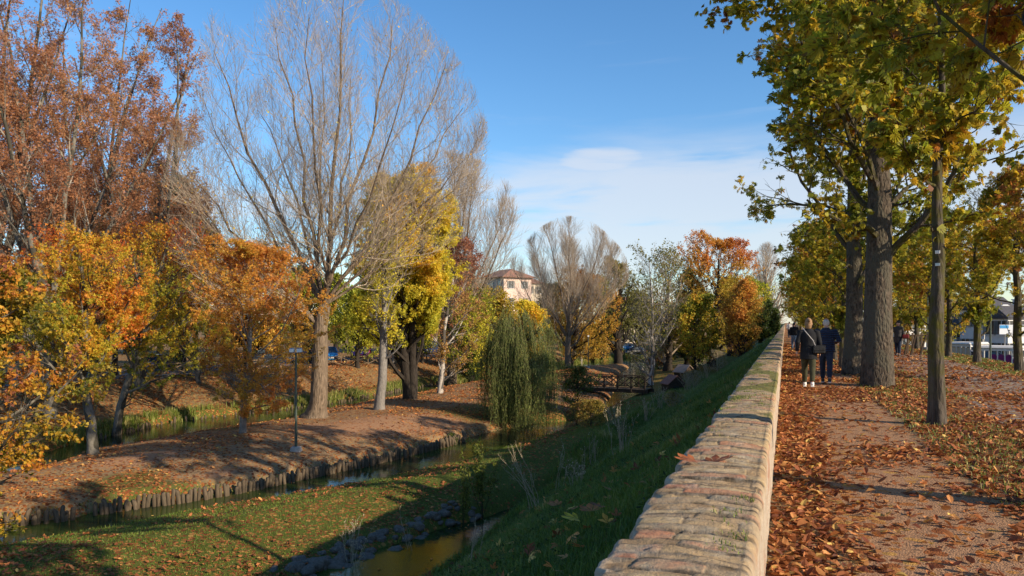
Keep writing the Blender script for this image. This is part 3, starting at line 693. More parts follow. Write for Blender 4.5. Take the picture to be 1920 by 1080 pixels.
# ---- S: bare fan tree farther off behind the bridge
x, y, z, d = at(1064, 694); x, y = PD(1066, 112); z = H(x, y)
stems, rads = [], []
t_, r_ = stem(7, .5, .36, 9, (0, 0), 1.4, .05, 8); stems.append(t_); rads.append(r_)
for k, (an, az, L, r0, b, cv) in enumerate([(46, math.pi, 16, .22, -3, .55), (34, math.pi, 17, .24, -2, .4), (14, math.pi, 18, .26, -1, .2), (4, 0, 18, .28, -1, .1), (22, 0, 18, .25, -1, .3), (36, 0, 17, .24, -2, .4), (50, 0, 14, .2, -3, .6), (30, 1.5, 16, .22, -2, .3), (30, -1.5, 16, .22, -2, .3), (40, 2.4, 15, .2, -2, .4), (28, .7, 16, .2, -2, .3)]):
    p_ = np.array(limb(t_[b], an, az+azr, L, 9, cv, 80+k)); p_[1:-1] += np.random.default_rng(k).normal(0, .15, (7, 3))
    while not Env((0, 0, 13.0), (8.4, 8, 9.0), 9, .06).inside(p_[-1:])[0]: p_ = p_[0]+(p_-p_[0])*.96
    stems.append(p_); rads.append(list(np.linspace(r0, .03, 9)))
make_tree('bare_tree', 'wide bare tree with grey limbs fanning out above the orange tree beyond the footbridge', 'tree', (x, y, z), stems, [[q*.72 for q in r] if i else r for i, r in enumerate(rads)],
          [dict(skip0=1, n=16, t=(.15, .98), ang=32, len=5.2, fall=.5, up=.5, rr=.36, k=6, wig=.1),
           dict(n=14, t=(.12, 1), ang=32, len=2.6, up=.35, rr=.42, rmin=.013, k=4, wig=.12), dict(n=7, t=(.15, 1), ang=30, len=1.4, up=.3, rr=.5, rmin=.011, k=3)],
          None, Env((0, 0, 13.0), (9.0, 9, 9.6), 9, .07), 'poplar', 'ptwig', 6, sides=(10, 5, 3, 3))
# ---- generic leafy tree from picture measures
def leafy(name, label, cat, base, top_py, half_px, low_py, mat_, nleaf, size, bk, seed, bk2=None, d=None, lean=0, r0=None, tpl='quad', cx=None, hole=None, mean=.5, amp=.35, dens=1.0, up=.35, ang=48, group=None, twigs=True, zg=0, flat=.2, ratio=1.0, th=.92, spread=None, fade=None):
    if d is None: x, y, z, d = at(*base)
    else: x, y = PD(base[0], d); z = H(x, y)
    zt = ZD(top_py, d)-z; zl = ZD(low_py, d)-z; rx = half_px/FPX*d; cx = base[0] if cx is None else cx; ox = (cx-base[0])/FPX*d
    c = (ox*ca, ox*sa, (zt+zl)/2); env = Env(c, (rx*1.04, rx*ratio*1.04, (zt-zl)/2*1.04), seed, .27)
    r0 = r0 or .035*zt; hh = zt*th
    t_, r_ = stem(hh, r0, .03, 12, (ox*ca*1.0, ox*sa*1.0), 1.5, .02*zt*.5, seed)
    L1 = math.hypot(rx, (zt-zl)*.35)*1.25; t0 = max(.16, zl/hh*.85+.02); n1 = int(20*dens)+6
    lv = [dict(n=n1, t=(t0, .98), ang=ang+14, af=.45, len=L1, fall=.45, up=up, rr=.42, k=7, wig=.13),
          dict(n=9, t=(.2, 1), ang=42, len=L1*.42, fall=.35, up=up*.5, rr=.5, rmin=.009*size/.15, k=5, wig=.16),
          dict(n=6, t=(.15, 1), ang=42, len=L1*.18, up=up*.3, rr=.6, rmin=.006*size/.15, k=3, wig=.2)]
    return make_tree(name, label, cat, (x, y, z), [t_], [r_], lv, dict(n=nleaf, size=size, mat=mat_, tpl=tpl, hole=hole, mean=mean, amp=amp, zg=zg, zc=(zt+zl)/2, scale=1.6/max(rx, .5), spread=spread or size*.5, flat=flat, ztop=(zl+(zt-zl)*fade, zt*1.05, .05) if fade else None) if nleaf else None, env, bk, bk2 or bk, seed, group, sides=(12, 5, 3, 3), tk=12, mod=lobes(5, .1, .6, seed))
# ---- left-hand trees
x, y, z, d = at(175, 852)
def plane(base, label, seed, limbs, envc, envr, n, d=None, trunkh=6.5, r0=.36, mean=.4, lean=(0, 0), size=.20, name='plane_tree'):
    if d is None: x, y, z, d_ = at(*base)
    else: x, y = PD(base[0], d); z = H(x, y)
    t_, r_ = stem(trunkh, r0, r0*.75, 9, lean, 1.35, .05, seed); stems, rads = [t_], [r_]
    for k, (an, az, L, b) in enumerate(limbs):
        stems.append(limb(t_[b], an, az+YAW, L, 9, .25, seed*10+k)); rads.append(list(np.linspace(r0*.55, .03, 9)))
    return make_tree(name, label, 'tree', (x, y, z), stems, rads,
        [dict(skip0=1, n=12, t=(.06, .98), ang=50, len=5.2, fall=.5, up=.35, rr=.42, k=6, wig=.14, cull=False), dict(n=9, t=(.15, 1), ang=42, len=2.2, up=.15, rr=.5, rmin=.012, k=5, wig=.16),
         dict(n=5, t=(.15, 1), ang=42, len=.9, up=.0, rr=.6, rmin=.007, k=3, wig=.2)],
        dict(n=n, size=size, mat='brown', tpl='lobe', mean=mean, amp=.35, scale=.35, spread=.12, hole=(.5, .42)), Env(envc, envr, seed, .14), 'plane', 'limb', seed, sides=(12, 6, 4, 3))
pi_ = math.pi
plane((95, 0), 'brown leaved plane tree with pale limbs rising behind the two mottled trunks', 11,
      [(24, pi_, 19, -1), (8, pi_, 21, -1), (10, 0, 20, -1), (22, 1.4, 17, -2), (24, -1.6, 17, -1), (36, pi_, 13, -3), (36, 0, 14, -2)], (0, 0, 13.8), (5.6, 5.6, 14), 92000, size=.125, d=45, trunkh=6, r0=.36)
plane((262, 0), 'brown leaved plane tree with pale limbs whose crown reaches towards the bare poplar', 12,
      [(8, 0, 21, -1), (18, 0, 20, -1), (14, pi_, 20, -1), (24, 1.4, 17, -2), (24, -1.6, 17, -1), (32, 0, 15, -3), (34, pi_, 13, -2), (42, 0, 11, -3)], (0, 0, 14.5), (5.4, 5.2, 15), 90000, d=56, size=.14, trunkh=6)
plane((175, 0), 'brown leaved plane tree with pale limbs in the middle of the tall rusty crowns', 16,
      [(10, 0, 23, -1), (20, 0, 21, -1), (14, pi_, 22, -1), (24, 1.4, 18, -2), (24, -1.6, 18, -1), (4, 0, 23, -1), (32, pi_, 16, -2)], (0, 0, 18), (5.2, 5, 13), 64000, d=60, size=.15, trunkh=7)
plane((-20, 0), 'pale limbed plane tree with brown leaves standing on the far bank at the picture edge', 13,
      [(10, 0, 22, -1), (4, pi_, 23, -1), (16, pi_, 20, -1), (18, 0, 20, -2), (22, 1.4, 16, -2), (24, -1.6, 16, -1), (30, 0, 15, -3)], (0, 0, 16), (5.5, 5.5, 13.5), 80000, d=48, trunkh=7, r0=.42, mean=.4, size=.13)
leafy('maple_tree', 'green, yellow and orange maple on the nearer of two mottled trunks at the island end', 'tree', (175, 852), 425, 155, 715, 'maple', 85000, .115, 'plane', 14, tpl='lobe', mean=.66, amp=.6, cx=150, hole=(.8, .36), r0=.21, zg=.075, fade=.35)
leafy('maple_tree', 'green, yellow and orange maple on the farther of two mottled trunks on the waterside', 'tree', (215, 829), 410, 155, 705, 'maple', 85000, .115, 'plane', 15, tpl='lobe', mean=.60, amp=.65, cx=315, hole=(.8, .36), r0=.21, zg=.07, fade=.35)
leafy('maple_tree', 'green and orange maple with foliage hanging over the rail fence on the far bank', 'tree', (372, 0), 470, 115, 730, 'maple', 34000, .14, 'plane', 21, d=60, tpl='lobe', mean=.5, r0=.16, amp=.55, zg=.03, cx=330, hole=(.6, .34))
leafy('maple_tree', 'yellow and olive maple on the far bank with a short stout trunk', 'tree', (113, 742), 450, 150, 700, 'maple', 26000, .14, 'plane', 22, tpl='lobe', mean=.5, r0=.18, amp=.5, cx=130, hole=(.6, .34))
leafy('maple_tree', 'orange and yellow maple high behind the plane trees', 'tree', (215, 0), 420, 150, 620, 'maple', 30000, .17, 'dark', 23, d=64, tpl='lobe', mean=.62, r0=.22, amp=.4, hole=(.5, .36))
# F: foreground tree rooted beyond the frame, its low branches in the picture
x, y, z, d = at(-30, 1000); x, y = PD(-95, 24.5); z = H(x, y)
t_, r_ = stem(7.5, .2, .05, 12, (.2, 0), 1.4, .1, 31)
make_tree('maple_tree', 'yellow and orange maple whose low boughs sweep over the palisade at the left edge', 'tree', (x, y, z), [t_], [r_],
          [dict(n=34, t=(.04, .98), ang=78, af=.5, len=5.6, fall=.5, up=.05, rr=.45, k=8, wig=.1), dict(n=10, t=(.2, 1), ang=45, len=1.7, fall=.3, up=-.1, rr=.5, rmin=.008, k=5, wig=.15),
           dict(n=6, t=(.15, 1), ang=42, len=.65, up=-.15, rr=.6, rmin=.005, k=3, wig=.2)],
          dict(n=58000, size=.115, mat='fore', tpl='maple', mean=.50, amp=.85, scale=.8, spread=.06, hole=(.9, .37), zg=.05, zc=4, flat=.4), Env((0, 0, 3.6), (4.9, 4.9, 5.2), 31, .16), 'plane', 'plane', 31, sides=(12, 5, 3, 3), tk=12)
leafy('maple_sapling', 'small orange maple with slim forked grey trunk in front of the lamp post', 'tree', (455, 812), 440, 130, 738, 'orange', 80000, .10, 'grey', 41, tpl='lobe', cx=482, mean=.42, amp=.4, r0=.14, ang=62, up=.1, flat=.8, hole=(1.0, .36), dens=1.3)
leafy('tree_with_orange_crown', 'rounded orange tree seen behind the small maple on the far bank', 'tree', (465, 0), 452, 85, 660, 'orange', 15000, .26, 'dark', 42, d=74, mean=.35, amp=.3, tpl='quad')
leafy('slender_birch', 'thin white stemmed birch beside the thick poplar trunk', 'tree', (553, 776), 560, 38, 700, 'orange', 2200, .14, 'birch', 43, mean=.3, r0=.09, cx=560)
leafy('slim_tree', 'slim pale trunked tree with small yellow crown between poplar and dark forked trunk', 'tree', (711, 768), 400, 48, 625, 'yellow', 7500, .16, 'grey', 44, mean=.72, cx=722, r0=.30, hole=(.9, .4), th=.85, ang=35)
# L: dark forked trunk with the bright yellow-green crown
x, y, z, d = at(768, 748)
s1, r1 = stem(14, .40, .16, 12, (-1.5*ca, -1.5*sa), 1.5, .05, 45); s2, r2 = stem(14.5, .34, .13, 12, (.1, 0), 1.2, .05, 46); s2[:, 0] += .25; s2[:6, :] = s2[:6, :]
make_tree('yellow_tree', 'bright yellow green tree on a dark twin trunk in the middle of the island', 'tree', (x, y, z), [s1, s2], [r1, r2],
          [dict(n=30, t=(.24, .97), ang=66, af=.5, len=6.0, fall=.4, up=.4, rr=.45, k=7, wig=.13), dict(n=9, t=(.2, 1), ang=42, len=2.4, up=.2, rr=.5, rmin=.01, k=5, wig=.16), dict(n=6, t=(.15, 1), ang=42, len=.9, up=.0, rr=.6, rmin=.007, k=3)],
          dict(n=190000, size=.14, mat='yellow', tpl='lobe', mean=.60, amp=.38, scale=.45, spread=.1, hole=(.55, .26), zg=.03, zc=9), Env((-.45*ca, -.45*sa, 10.2), (4.7, 4.7, 7.0), 45, .16, zmin=4.0), 'dark', 'dark', 45, sides=(14, 5, 3, 3), tk=12)
leafy('white_trunked_tree', 'tree with forked white trunk and thin rust purple leaves left of the willow', 'tree', (825, 738), 425, 66, 690, 'rust', 20000, .13, 'birch', 47, cx=862, mean=.6, amp=.4, r0=.2, hole=(.7, .38), zg=.05)
leafy('rust_tree', 'rusty brown tree standing behind the willow on the far bank', 'tree', (868, 0), 470, 50, 680, 'rust', 15000, .17, 'dark', 48, d=88, mean=.35, amp=.45, zg=.04)
bt = [o for o in bpy.data.objects if o.name == 'bare_tree'][0]; x, y = PD(846, 84)
copy_tree(bt, (x, y, H(x, y)), 2.2, 1.12, 'bare tree with fine upright twigs standing behind the bright yellow tree')
# willow
x, y, z, d = at(960, 792); rng = np.random.default_rng(50)
t_, r_ = stem(4.4, .28, .2, 9, (.1, 0), 1.4, .05, 50); stems, rads = [t_], [r_]
for k in range(11): stems.append(limb(t_[-1-(k % 3)], rng.uniform(12, 46), k*2.4, rng.uniform(2.1, 2.9), 9, -.3, 500+k)); rads.append(list(np.linspace(.10, .02, 9)))
src = (np.stack([polyline(p, 9, r)[0] for p, r in zip(stems, rads)]), np.stack([np.array(r, float) for r in rads]), np.arange(len(stems)))
lv1 = grow(rng, src, dict(n=9, t=(.45, 1), ang=48, len=1.5, up=-.2, rr=.5, k=5, wig=.12))
n = 1050; pos, i, ax = on_twigs(rng, lv1, n, .12, (.2, 1)); c0 = np.array([0, 0, 0.]); hd = unit(np.concatenate([pos[:, :2]-t_[-1][:2], np.zeros((n, 1))], 1))
rr_ = np.linalg.norm(pos[:, :2], axis=1); drop = np.clip(rng.uniform(.5, 1.03, n)*(pos[:, 2]+.55-.3*rng.random(n)), .8, None); kk = 12; strands = np.zeros((n, kk, 3)); strands[:, 0] = pos; out = rng.uniform(.10, .75, n)
for j in range(1, kk):
    t = j/(kk-1); strands[:, j] = pos+hd*(out*np.minimum(1, t*3.5)*.8)[:, None]+np.array([0, 0, 1.])*(.12*np.sin(np.pi*min(1, t*3))-drop*t**1.15)[:, None]
    strands[:, j, :2] += .05*np.sin(t*5+rng.random((n, 1))*6)+rng.normal(0, .012, (n, 2))
rt = empty('willow_tree', (x, y, z), 0, 'weeping willow with green strands hanging to the water at the tip of the island', 'tree')
link('trunk', tube_mesh('trunk', [src, lv1], (12, 5), BK['dark']), rt)
st = (strands, np.full((n, kk), .010)*np.linspace(1, .4, kk)[None], np.arange(n)); link('branches', tube_mesh('branches', [st], (3,), BK['olive'], smooth=False), rt)
pos, i, ax = on_twigs(rng, st, 72000, .035, (.02, 1)); tone = clump_tone(rng, pos, i, mean=.45, amp=.25, scale=1.2, seed=5)+.35*(((i*7919) % 97)/97.-.5)
TP['sliver'] = (np.array([[0, 0, 0], [.11, .5, .02], [0, 1, 0], [-.11, .5, .02]]), [np.array([[0, 1, 2, 3]])])
link('crown', leaf_mesh('crown', rng, pos, .13, 'sliver', LF['willow'], np.clip(tone, 0, 1), droop=1.2, axis=np.array([0, 0, -1.2])), rt)
# road-side trees behind the far canal
leafy('roadside_tree', 'olive yellow tree in front of the pink car on the far bank', 'tree', (670, 690), 560, 66, 662, 'yellow', 11000, .2, 'dark', 51, mean=.25, amp=.35, r0=.22)
leafy('roadside_tree', 'yellow tree with thin pale trunk between the pink car and the dark twin trunk', 'tree', (737, 686), 560, 55, 655, 'yellow', 8000, .2, 'grey', 52, mean=.45, amp=.35, r0=.14)
leafy('roadside_tree', 'dull yellow tree behind the white forked trunk on the far bank', 'tree', (792, 681), 560, 60, 660, 'yellow', 8000, .2, 'dark', 53, mean=.35, r0=.16)
leafy('leaning_yellow_tree', 'low yellow green tree with drooping leaves on the far bank left of the willow', 'tree', (885, 0), 560, 62, 715, 'yellow', 10000, .2, 'dark', 54, d=80, mean=.45, amp=.4)
leafy('cedar_tree', 'dark evergreen rising behind the brown plane trees', 'tree', (335, 0), 330, 52, 560, 'pine', 26000, .34, 'dark', 55, d=72, tpl='quad', ang=75, up=-.1, flat=.8)
leafy('cedar_tree', 'broad dark evergreen hidden behind the far left plane tree', 'tree', (120, 0), 360, 80, 600, 'pine', 18000, .4, 'dark', 56, d=76, ang=75, up=-.1, flat=.8)
# beyond the bridge
leafy('orange_tree', 'orange yellow tree hiding the lower floors of the pink villa', 'tree', (936, 0), 546, 36, 680, 'orange', 9000, .22, 'dark', 59, d=92, mean=.12, amp=.3)
leafy('orange_tree', 'broad orange tree on a dark trunk at the far end of the island', 'tree', (1069, 690), 505, 88, 676, 'orange', 36000, .19, 'dark', 61, cx=1092, mean=.28, amp=.25, r0=.42, zg=.02)
leafy('golden_tree', 'golden yellow tree just behind the willow top', 'tree', (992, 0), 556, 44, 680, 'yellow', 10000, .26, 'dark', 62, d=96, mean=.9)
for k, (bx, by, lb) in enumerate([(1090, 686, 'thin white trunked tree right of the thick dark trunk beyond the bridge'), (1113, 682, 'thin dark tree under the orange crown, nearer the white trunk'), (1128, 681, 'thin dark tree under the orange crown, nearest the pond')]):
    leafy('young_tree', lb, 'tree', (bx, by), 610, 24, 668, 'orange', 1600, .26, 'birch' if k == 0 else 'dark', 63+k, mean=.2, r0=.17 if k == 0 else .12)
leafy('tall_olive_tree', 'tall domed olive green tree with dark limbs right of the bare fan tree', 'tree', (1160, 0), 482, 50, 640, 'dull', 9000, .32, 'dark', 67, d=128, mean=.35, amp=.3, ang=30, up=.6, zg=.05, hole=(.4, .42))
leafy('grey_twiggy_tree', 'pale stemmed sparse grey olive tree in the middle of the pond bank', 'tree', (1220, 722), 468, 52, 690, 'dull', 5200, .2, 'birch', 68, bk2='grey', mean=.45, r0=.22, dens=1.6, hole=(.8, .40))
leafy('grey_twiggy_tree', 'bare brown twiggy tree just behind the pale stemmed sparse tree', 'tree', (1252, 0), 478, 52, 680, 'dull', 3500, .25, 'dark', 69, d=96, bk2='ptwig', mean=.6, dens=1.5)
leafy('ivy_clad_tree', 'dark green ivy covered tree left of the big orange tree', 'tree', (1290, 0), 505, 36, 690, 'green', 9000, .26, 'dark', 70, d=104, mean=.35)
leafy('big_orange_tree', 'big orange and copper tree by the embankment near the end of the parapet', 'tree', (1335, 0), 448, 84, 690, 'orange', 56000, .19, 'dark', 71, d=98, cx=1350, mean=.24, amp=.55, r0=.4, zg=.05, hole=(.35, .28))
leafy('copper_tree', 'low copper and olive tree with a dark trunk above the two wooden huts', 'tree', (1302, 694), 560, 45, 684, 'maple', 9000, .24, 'dark', 72, mean=.4, amp=.4, r0=.2)
leafy('copper_tree', 'low copper tree close against the parapet slope', 'tree', (1392, 0), 530, 42, 668, 'orange', 14000, .2, 'dark', 73, d=88, mean=.35, amp=.4)
leafy('misty_grey_tree', 'bare mauve grey tree showing above the end of the parapet', 'tree', (1437, 0), 452, 46, 620, 'dull', 0, .3, 'grey', 74, d=150, bk2='ptwig', dens=2.2, ang=30, up=.6)
for k, (px_, d_, t_p, hw) in enumerate([(1442, 118, 560, 17), (1452, 100, 583, 11), (1428, 96, 590, 16)]):
    leafy('green_bush', ['tall green bush at the foot of the bare mauve tree by the parapet end', 'small green bush touching the far end of the parapet', 'low green bush beside the copper tree on the embankment'][k], 'bush', (px_, 0), t_p, hw, 640, 'green', 5000, .17, 'dark', 75+k, d=d_, mean=.75, twigs=False)
# backdrop trees beyond the far road
bgs = [leafy('distant_tree', 'x', 'tree', (60, 0), 500, 60, 650, m_, 6000, .38, 'dark', 90+k, d=105, mean=mn, amp=.3) for k, (m_, mn) in enumerate([('maple', .3), ('dull', .5), ('orange', .3), ('yellow', .3)])]
rg = random.Random(8); k = 0
names = {0: 'green and orange', 1: 'dull olive', 2: 'orange', 3: 'yellow green'}
spots = [(-60, 104, 2), (5, 110, 1), (60, 105, 0), (118, 112, 3), (176, 106, 1), (240, 110, 2), (300, 104, 3), (352, 112, 1), (420, 106, 0), (520, 108, 3), (575, 114, 1), (630, 110, 3), (690, 116, 0), (748, 112, 1), (800, 118, 3), (850, 112, 2), (905, 150, 1), (985, 190, 2), (1035, 150, 1), (1130, 150, 0), (1195, 150, 1), (1245, 140, 1), (1290, 135, 2), (1370, 130, 1), (1405, 140, 3)]
beside = ['beyond the leftmost plane trees', 'behind the road at the left edge', 'over the parked cars at left', 'behind the mottled trunks', 'between plane trunks and small maple', 'left of the small orange maple', 'behind the drooping maple', 'left behind the small orange maple', 'right behind the small orange maple', 'left of the poplar trunk', 'at the poplar trunk', 'above the blue car', 'above the pink car', 'behind the dark twin trunk', 'right of the dark twin trunk', 'behind the white forked trunk', 'left behind the willow', 'right behind the willow', 'behind the bare fan tree', 'behind the thin dark trunks', 'above the far white building', 'behind the grey twiggy tree', 'behind the ivy covered tree', 'behind the big orange tree', 'right of the big orange tree']
used = set()
for (px_, d_, t), bs in zip(spots, beside):
    x, y = PD(px_, d_); lab = f'{names[t]} tree in the far row {bs}'
    z = H(x, y)
    if t not in used: o = bgs[t]; used.add(t); o.location = (x, y, z); o['label'] = lab
    else: o = copy_tree(bgs[t], (x, y, z), rg.uniform(0, 6), rg.uniform(.85, 1.15), lab)
    o['group'] = 'trees of the far row beyond the road'
# ---- chestnut alley
def chestnut(label, loc, h, r0, rx, zc, rz_, n, size, tpl, seed, bk='chest', lean=(0, 0), mean=.35, lv1n=22, hole=(.5, .36), name='chestnut_tree', modl=None, flare=1.4, group='chestnut trees of the promenade alley', t0=.35, up=.2, amp=.4, ang=62, zg=0, zmn=None, rr1=.33):
    t_, r_ = stem(h, r0, r0*.25, 12, lean, flare, .06, seed)
    return make_tree(name, label, 'tree', (loc[0], loc[1], H(*loc)), [t_], [r_],
        [dict(n=lv1n, t=(t0, .98), ang=ang, af=.5, len=rx*1.45, fall=.35, up=up, rr=rr1, k=8, wig=.2), dict(n=8, t=(.2, 1), ang=45, len=rx*.5, up=.05, rr=.5, rmin=.009, k=5, wig=.17),
         dict(n=5, t=(.15, 1), ang=45, len=rx*.2, up=0, rr=.6, rmin=.006, k=3, wig=.2)],
        dict(n=n, size=size, mat='chest', tpl=tpl, mean=mean, amp=amp, scale=1.7/rx, spread=.07, hole=hole, droop=.5, flat=.6, zg=zg, zc=zc), Env((lean[0]*.6, lean[1]*.6, zc), (rx, rx, rz_), seed, .16, zmin=zmn), bk, 'chest', seed, group, sides=(16, 6, 4, 3), tk=12, mod=modl or lobes(4, .05, 1, seed))
X1 = 2.25
# thin tree
chestnut('slender mossy chestnut with a small white tag, nearest whole trunk beside the path', P(1757, 797, 0), 6.6, .118, 2.0, 5.9, 2.3, 4200, .22, 'pal7', 101, mean=.6, t0=.55, lv1n=14, ang=55)
# the two old ones
chestnut('massive old chestnut with deeply fluted trunk in front of its slightly thinner neighbour', P(1645, 724, 0), 12, .345, 4.55, 9.0, 5.9, 27000, .225, 'pal7', 102, bk='big', mean=.50, amp=.55, lv1n=30, t0=.36, modl=lobes(7, .15, 1.6, .5), flare=1.32, up=.25, hole=(.5, .34))
chestnut('old thick chestnut trunk standing just behind the massive fluted one', P(1598, 703, 0), 11.5, .26, 4.4, 8.9, 5.4, 18000, .235, 'palm', 103, bk='big', mean=.52, amp=.5, lv1n=26, t0=.36, modl=lobes(6, .10, 2, .5), flare=1.5, up=.25, hole=(.5, .34))
# overhead tree rooted just outside the picture: its boughs hang into the frame
chestnut('chestnut at the right edge of the path whose large leaved boughs hang overhead', (2.35, 8.05), 8.6, .17, 3.4, 5.9, 2.95, 15000, .25, 'palm7', 106, mean=.52, t0=.40, lv1n=22, up=.05, amp=.65, hole=(.7, .30), zmn=2.95, rr1=.17)
protos = [chestnut('x', (2.0, 30.5), 6.2, .125, 2.5, 4.2, 2.4, 8500, .22, 'palm', 110+k, mean=mn, t0=.30, lv1n=18, hole=(.6, .36)) for k, mn in enumerate((.62, .76, .69))]
rg = random.Random(4); used = set()
def alley(px_label, k, x, y, sc):
    if k not in used: used.add(k); o = protos[k]; o.location = (x, y, H(x, y)); o['label'] = px_label; o.scale = (sc,)*3
    else: o = copy_tree(protos[k], (x, y, H(x, y)), rg.uniform(0, 6.28), sc, px_label)
    return o
ordn = ['first', 'second', 'third', 'fourth', 'fifth', 'sixth', 'seventh', 'eighth', 'ninth', 'tenth', 'eleventh', 'twelfth', 'thirteenth', 'fourteenth', 'fifteenth', 'sixteenth', 'seventeenth', 'eighteenth', 'nineteenth', 'twentieth']
for i, y in enumerate([30.6, 36.5, 42, 47.5, 53, 59, 65, 72, 80, 89, 99, 111, 125, 142]):
    alley(f'young chestnut on the wall side of the path, {ordn[i]} beyond the old thick trunks', i % 3, 2.05+rg.uniform(-.15, .15), y, rg.uniform(.92, 1.12))
for i, y in enumerate([24.8, 30.6, 36.4, 42.0, 47.6, 53, 59, 65, 72, 80, 90, 102, 118, 136]):
    alley(f'young chestnut along the far edge of the gravel avenue, {ordn[i]} in its row', (i+1) % 3, 7.5+rg.uniform(-.12, .12), y, rg.uniform(.95, 1.12))
for i, y in enumerate([70, 82, 96, 112, 130]):
    alley(f'chestnut closing the avenue in the distance, {ordn[i]} of the middle line', (i+2) % 3, 12+i*1.0, y, 1.15)
# ------------------------------------------------------------------ log palisades, fences, road
M_ = {}
logm = NM('weathered_log'); v = logm.coord('Object', (1, 1, .15)); nn_ = logm.noise(v, 22, 5, .6)
oi = logm.n.new('ShaderNodeObjectInfo')
c = logm.mix(logm.ramp(nn_, [(.3, 0.), (.7, 1.)]), (.06, .044, .030), (.17, .13, .088)); c = logm.mix(logm.math('MULTIPLY', oi.outputs['Random'], .35), c, (.10, .085, .06))
logm.bsdf(c, .95, logm.bump(nn_, .7, .02), spec=.1)
wood = simple('grey_brown_timber', (.16, .115, .075), .85, .3, 6, .4, spec=.15)
darkwood = simple('dark_timber', (.055, .038, .027), .85, .3, 6, .3, spec=.2)
metal_g = simple('green_grey_paint', (.055, .075, .055), .5, .2, 10, .1)
concrete = simple('pale_concrete', (.34, .31, .27), .9, .2, 12, .3)
asphalt = simple('asphalt', (.085, .085, .09), .9, .15, 3, .3)
black = simple('black_plastic', (.02, .02, .022), .5, .1)
white = simple('white_paint', (.72, .72, .70), .5, .05)
glass = simple('window_glass', (.03, .04, .05), .08, .1, spec=.8)
rg = random.Random(77)
def palisade(label, line, maxp=100, step=.16, top=-4.55, rr=.075, gap=.05):
    pts = resample([tuple(p) for p in line], .3, False); s = np.concatenate([[0], np.cumsum(np.linalg.norm(np.diff(pts, axis=0), axis=1))])
    n = int(s[-1]/step); root = empty('log_palisade', (*pts[0], ZW), 0, label, 'palisade'); o0 = np.array([*pts[0], ZW]); rest = MB(); base = []
    for k in range(6):
        b = MB(); rr_ = rr*rg.uniform(.8, 1.15); h = rg.uniform(-.1, .08)
        b.tube([(0, 0, -.9), (rg.uniform(-.02, .02), 0, -.2), (rg.uniform(-.03, .03), rg.uniform(-.03, .03), h-.03), (rg.uniform(-.03, .03), rg.uniform(-.03, .03), h)], [rr_, rr_*1.03, rr_*.97, rr_*.78], 9)
        base.append((np.concatenate(b.V), b.F4, b.F3))
    for i in range(n):
        q = i*step+rg.uniform(-.03, .03); x, y = np.interp(q, s, pts[:, 0]), np.interp(q, s, pts[:, 1])
        if rg.random() < gap: continue
        a = rg.uniform(0, 6.28); V = base[i % 6][0]; cz, sz = math.cos(a), math.sin(a); V = V @ np.array([[cz, sz, 0], [-sz, cz, 0], [0, 0, 1]])*np.array([1, 1, 1]); V[:, 0] += V[:, 2]*rg.uniform(-.2, .2)
        V = V+np.array([x, y, top+rg.uniform(-.11, .08)])-o0
        mb = MB() if i < maxp else rest
        mb.add(V, np.concatenate(base[i % 6][1]), np.concatenate(base[i % 6][2]))
        if i < maxp: mb.build('log', logm.m, root, True)
    if rest.V: r_ = rest.build('log', logm.m, root, True); r_['kind'] = 'stuff'
    return root
palisade('short run of upright logs holding the bank at the far left tip of the island', [P(10, 990, ZW), P(80, 982, ZW), P(150, 974, ZW)])
palisade('long curved row of upright log ends edging the island towards the willow', [P(a, b, ZW) for a, b in [(178, 966), (265, 953), (350, 942), (450, 925), (525, 909), (640, 884), (683, 876), (773, 854), (827, 840), (875, 826)]])
palisade('overgrown row of log ends along the foot of the far bank', [P(a, b, ZW) for a, b in [(190, 823), (225, 815), (320, 794), (460, 777), (647, 754), (793, 726), (860, 719)]], step=.3, top=-4.72, gap=.35)
def rail_fence(label, pts_px, post=1.0, step=2.1, mat_=None):
    pts = np.array([G(a, b)[:2] for a, b in pts_px]); pts = resample([tuple(p) for p in pts], step, False)
    root = empty('rail_fence', (*pts[0], H(*pts[0])), 0, label, 'fence'); o0 = Vector(root.location); m_ = mat_ or wood
    tops = [Vector((p[0], p[1], H(*p)))-o0 for p in pts]
    for t in tops: MB().box(t+Vector((0, 0, post/2-.1)), (.10, .10, post+.2), rz=.6, bev=.015).build('post', m_, root)
    for a, b in zip(tops, tops[1:]):
        MB().bar(a+Vector((0, 0, post-.06)), b+Vector((0, 0, post-.06)), .05, .10).build('rail', m_, root)
        MB().bar(a+Vector((0, 0, .15)), b+Vector((0, 0, post-.16)), .045, .07).bar(a+Vector((0.05, 0.05, post-.16)), b+Vector((0.05, .05, .15)), .045, .07).build('brace', m_, root)
rail_fence('timber rail fence with crossed braces behind the mottled plane trunks', [(70, 728), (160, 716), (260, 708), (345, 701), (440, 697), (520, 692)])
rail_fence('timber rail fence with crossed braces below the pink and blue cars', [(600, 688), (640, 687), (690, 685), (740, 683), (800, 679), (870, 675)])
def sheet(name, line, width, lift, m_, n=6, kind='structure'):
    line = resample([tuple(p) for p in line], 1.5, False); t = np.gradient(line, axis=0); t /= np.linalg.norm(t, axis=1, keepdims=True); nrm = np.stack([-t[:, 1], t[:, 0]], 1)
    w = np.linspace(-.5, .5, n+1)*width; XY = line[:, None]+nrm[:, None]*w[None, :, None]; z = height(XY[..., 0].ravel(), XY[..., 1].ravel())+lift
    k, c_ = XY.shape[:2]; i = (np.arange(k-1)[:, None]*c_+np.arange(c_-1)[None]).ravel()
    o = link(name, npmesh(name, np.stack([XY[..., 0].ravel(), XY[..., 1].ravel(), z], 1), np.stack([i, i+1, i+c_+1, i+c_], 1), m_, smooth=True)); tag(o, kind=kind); return o
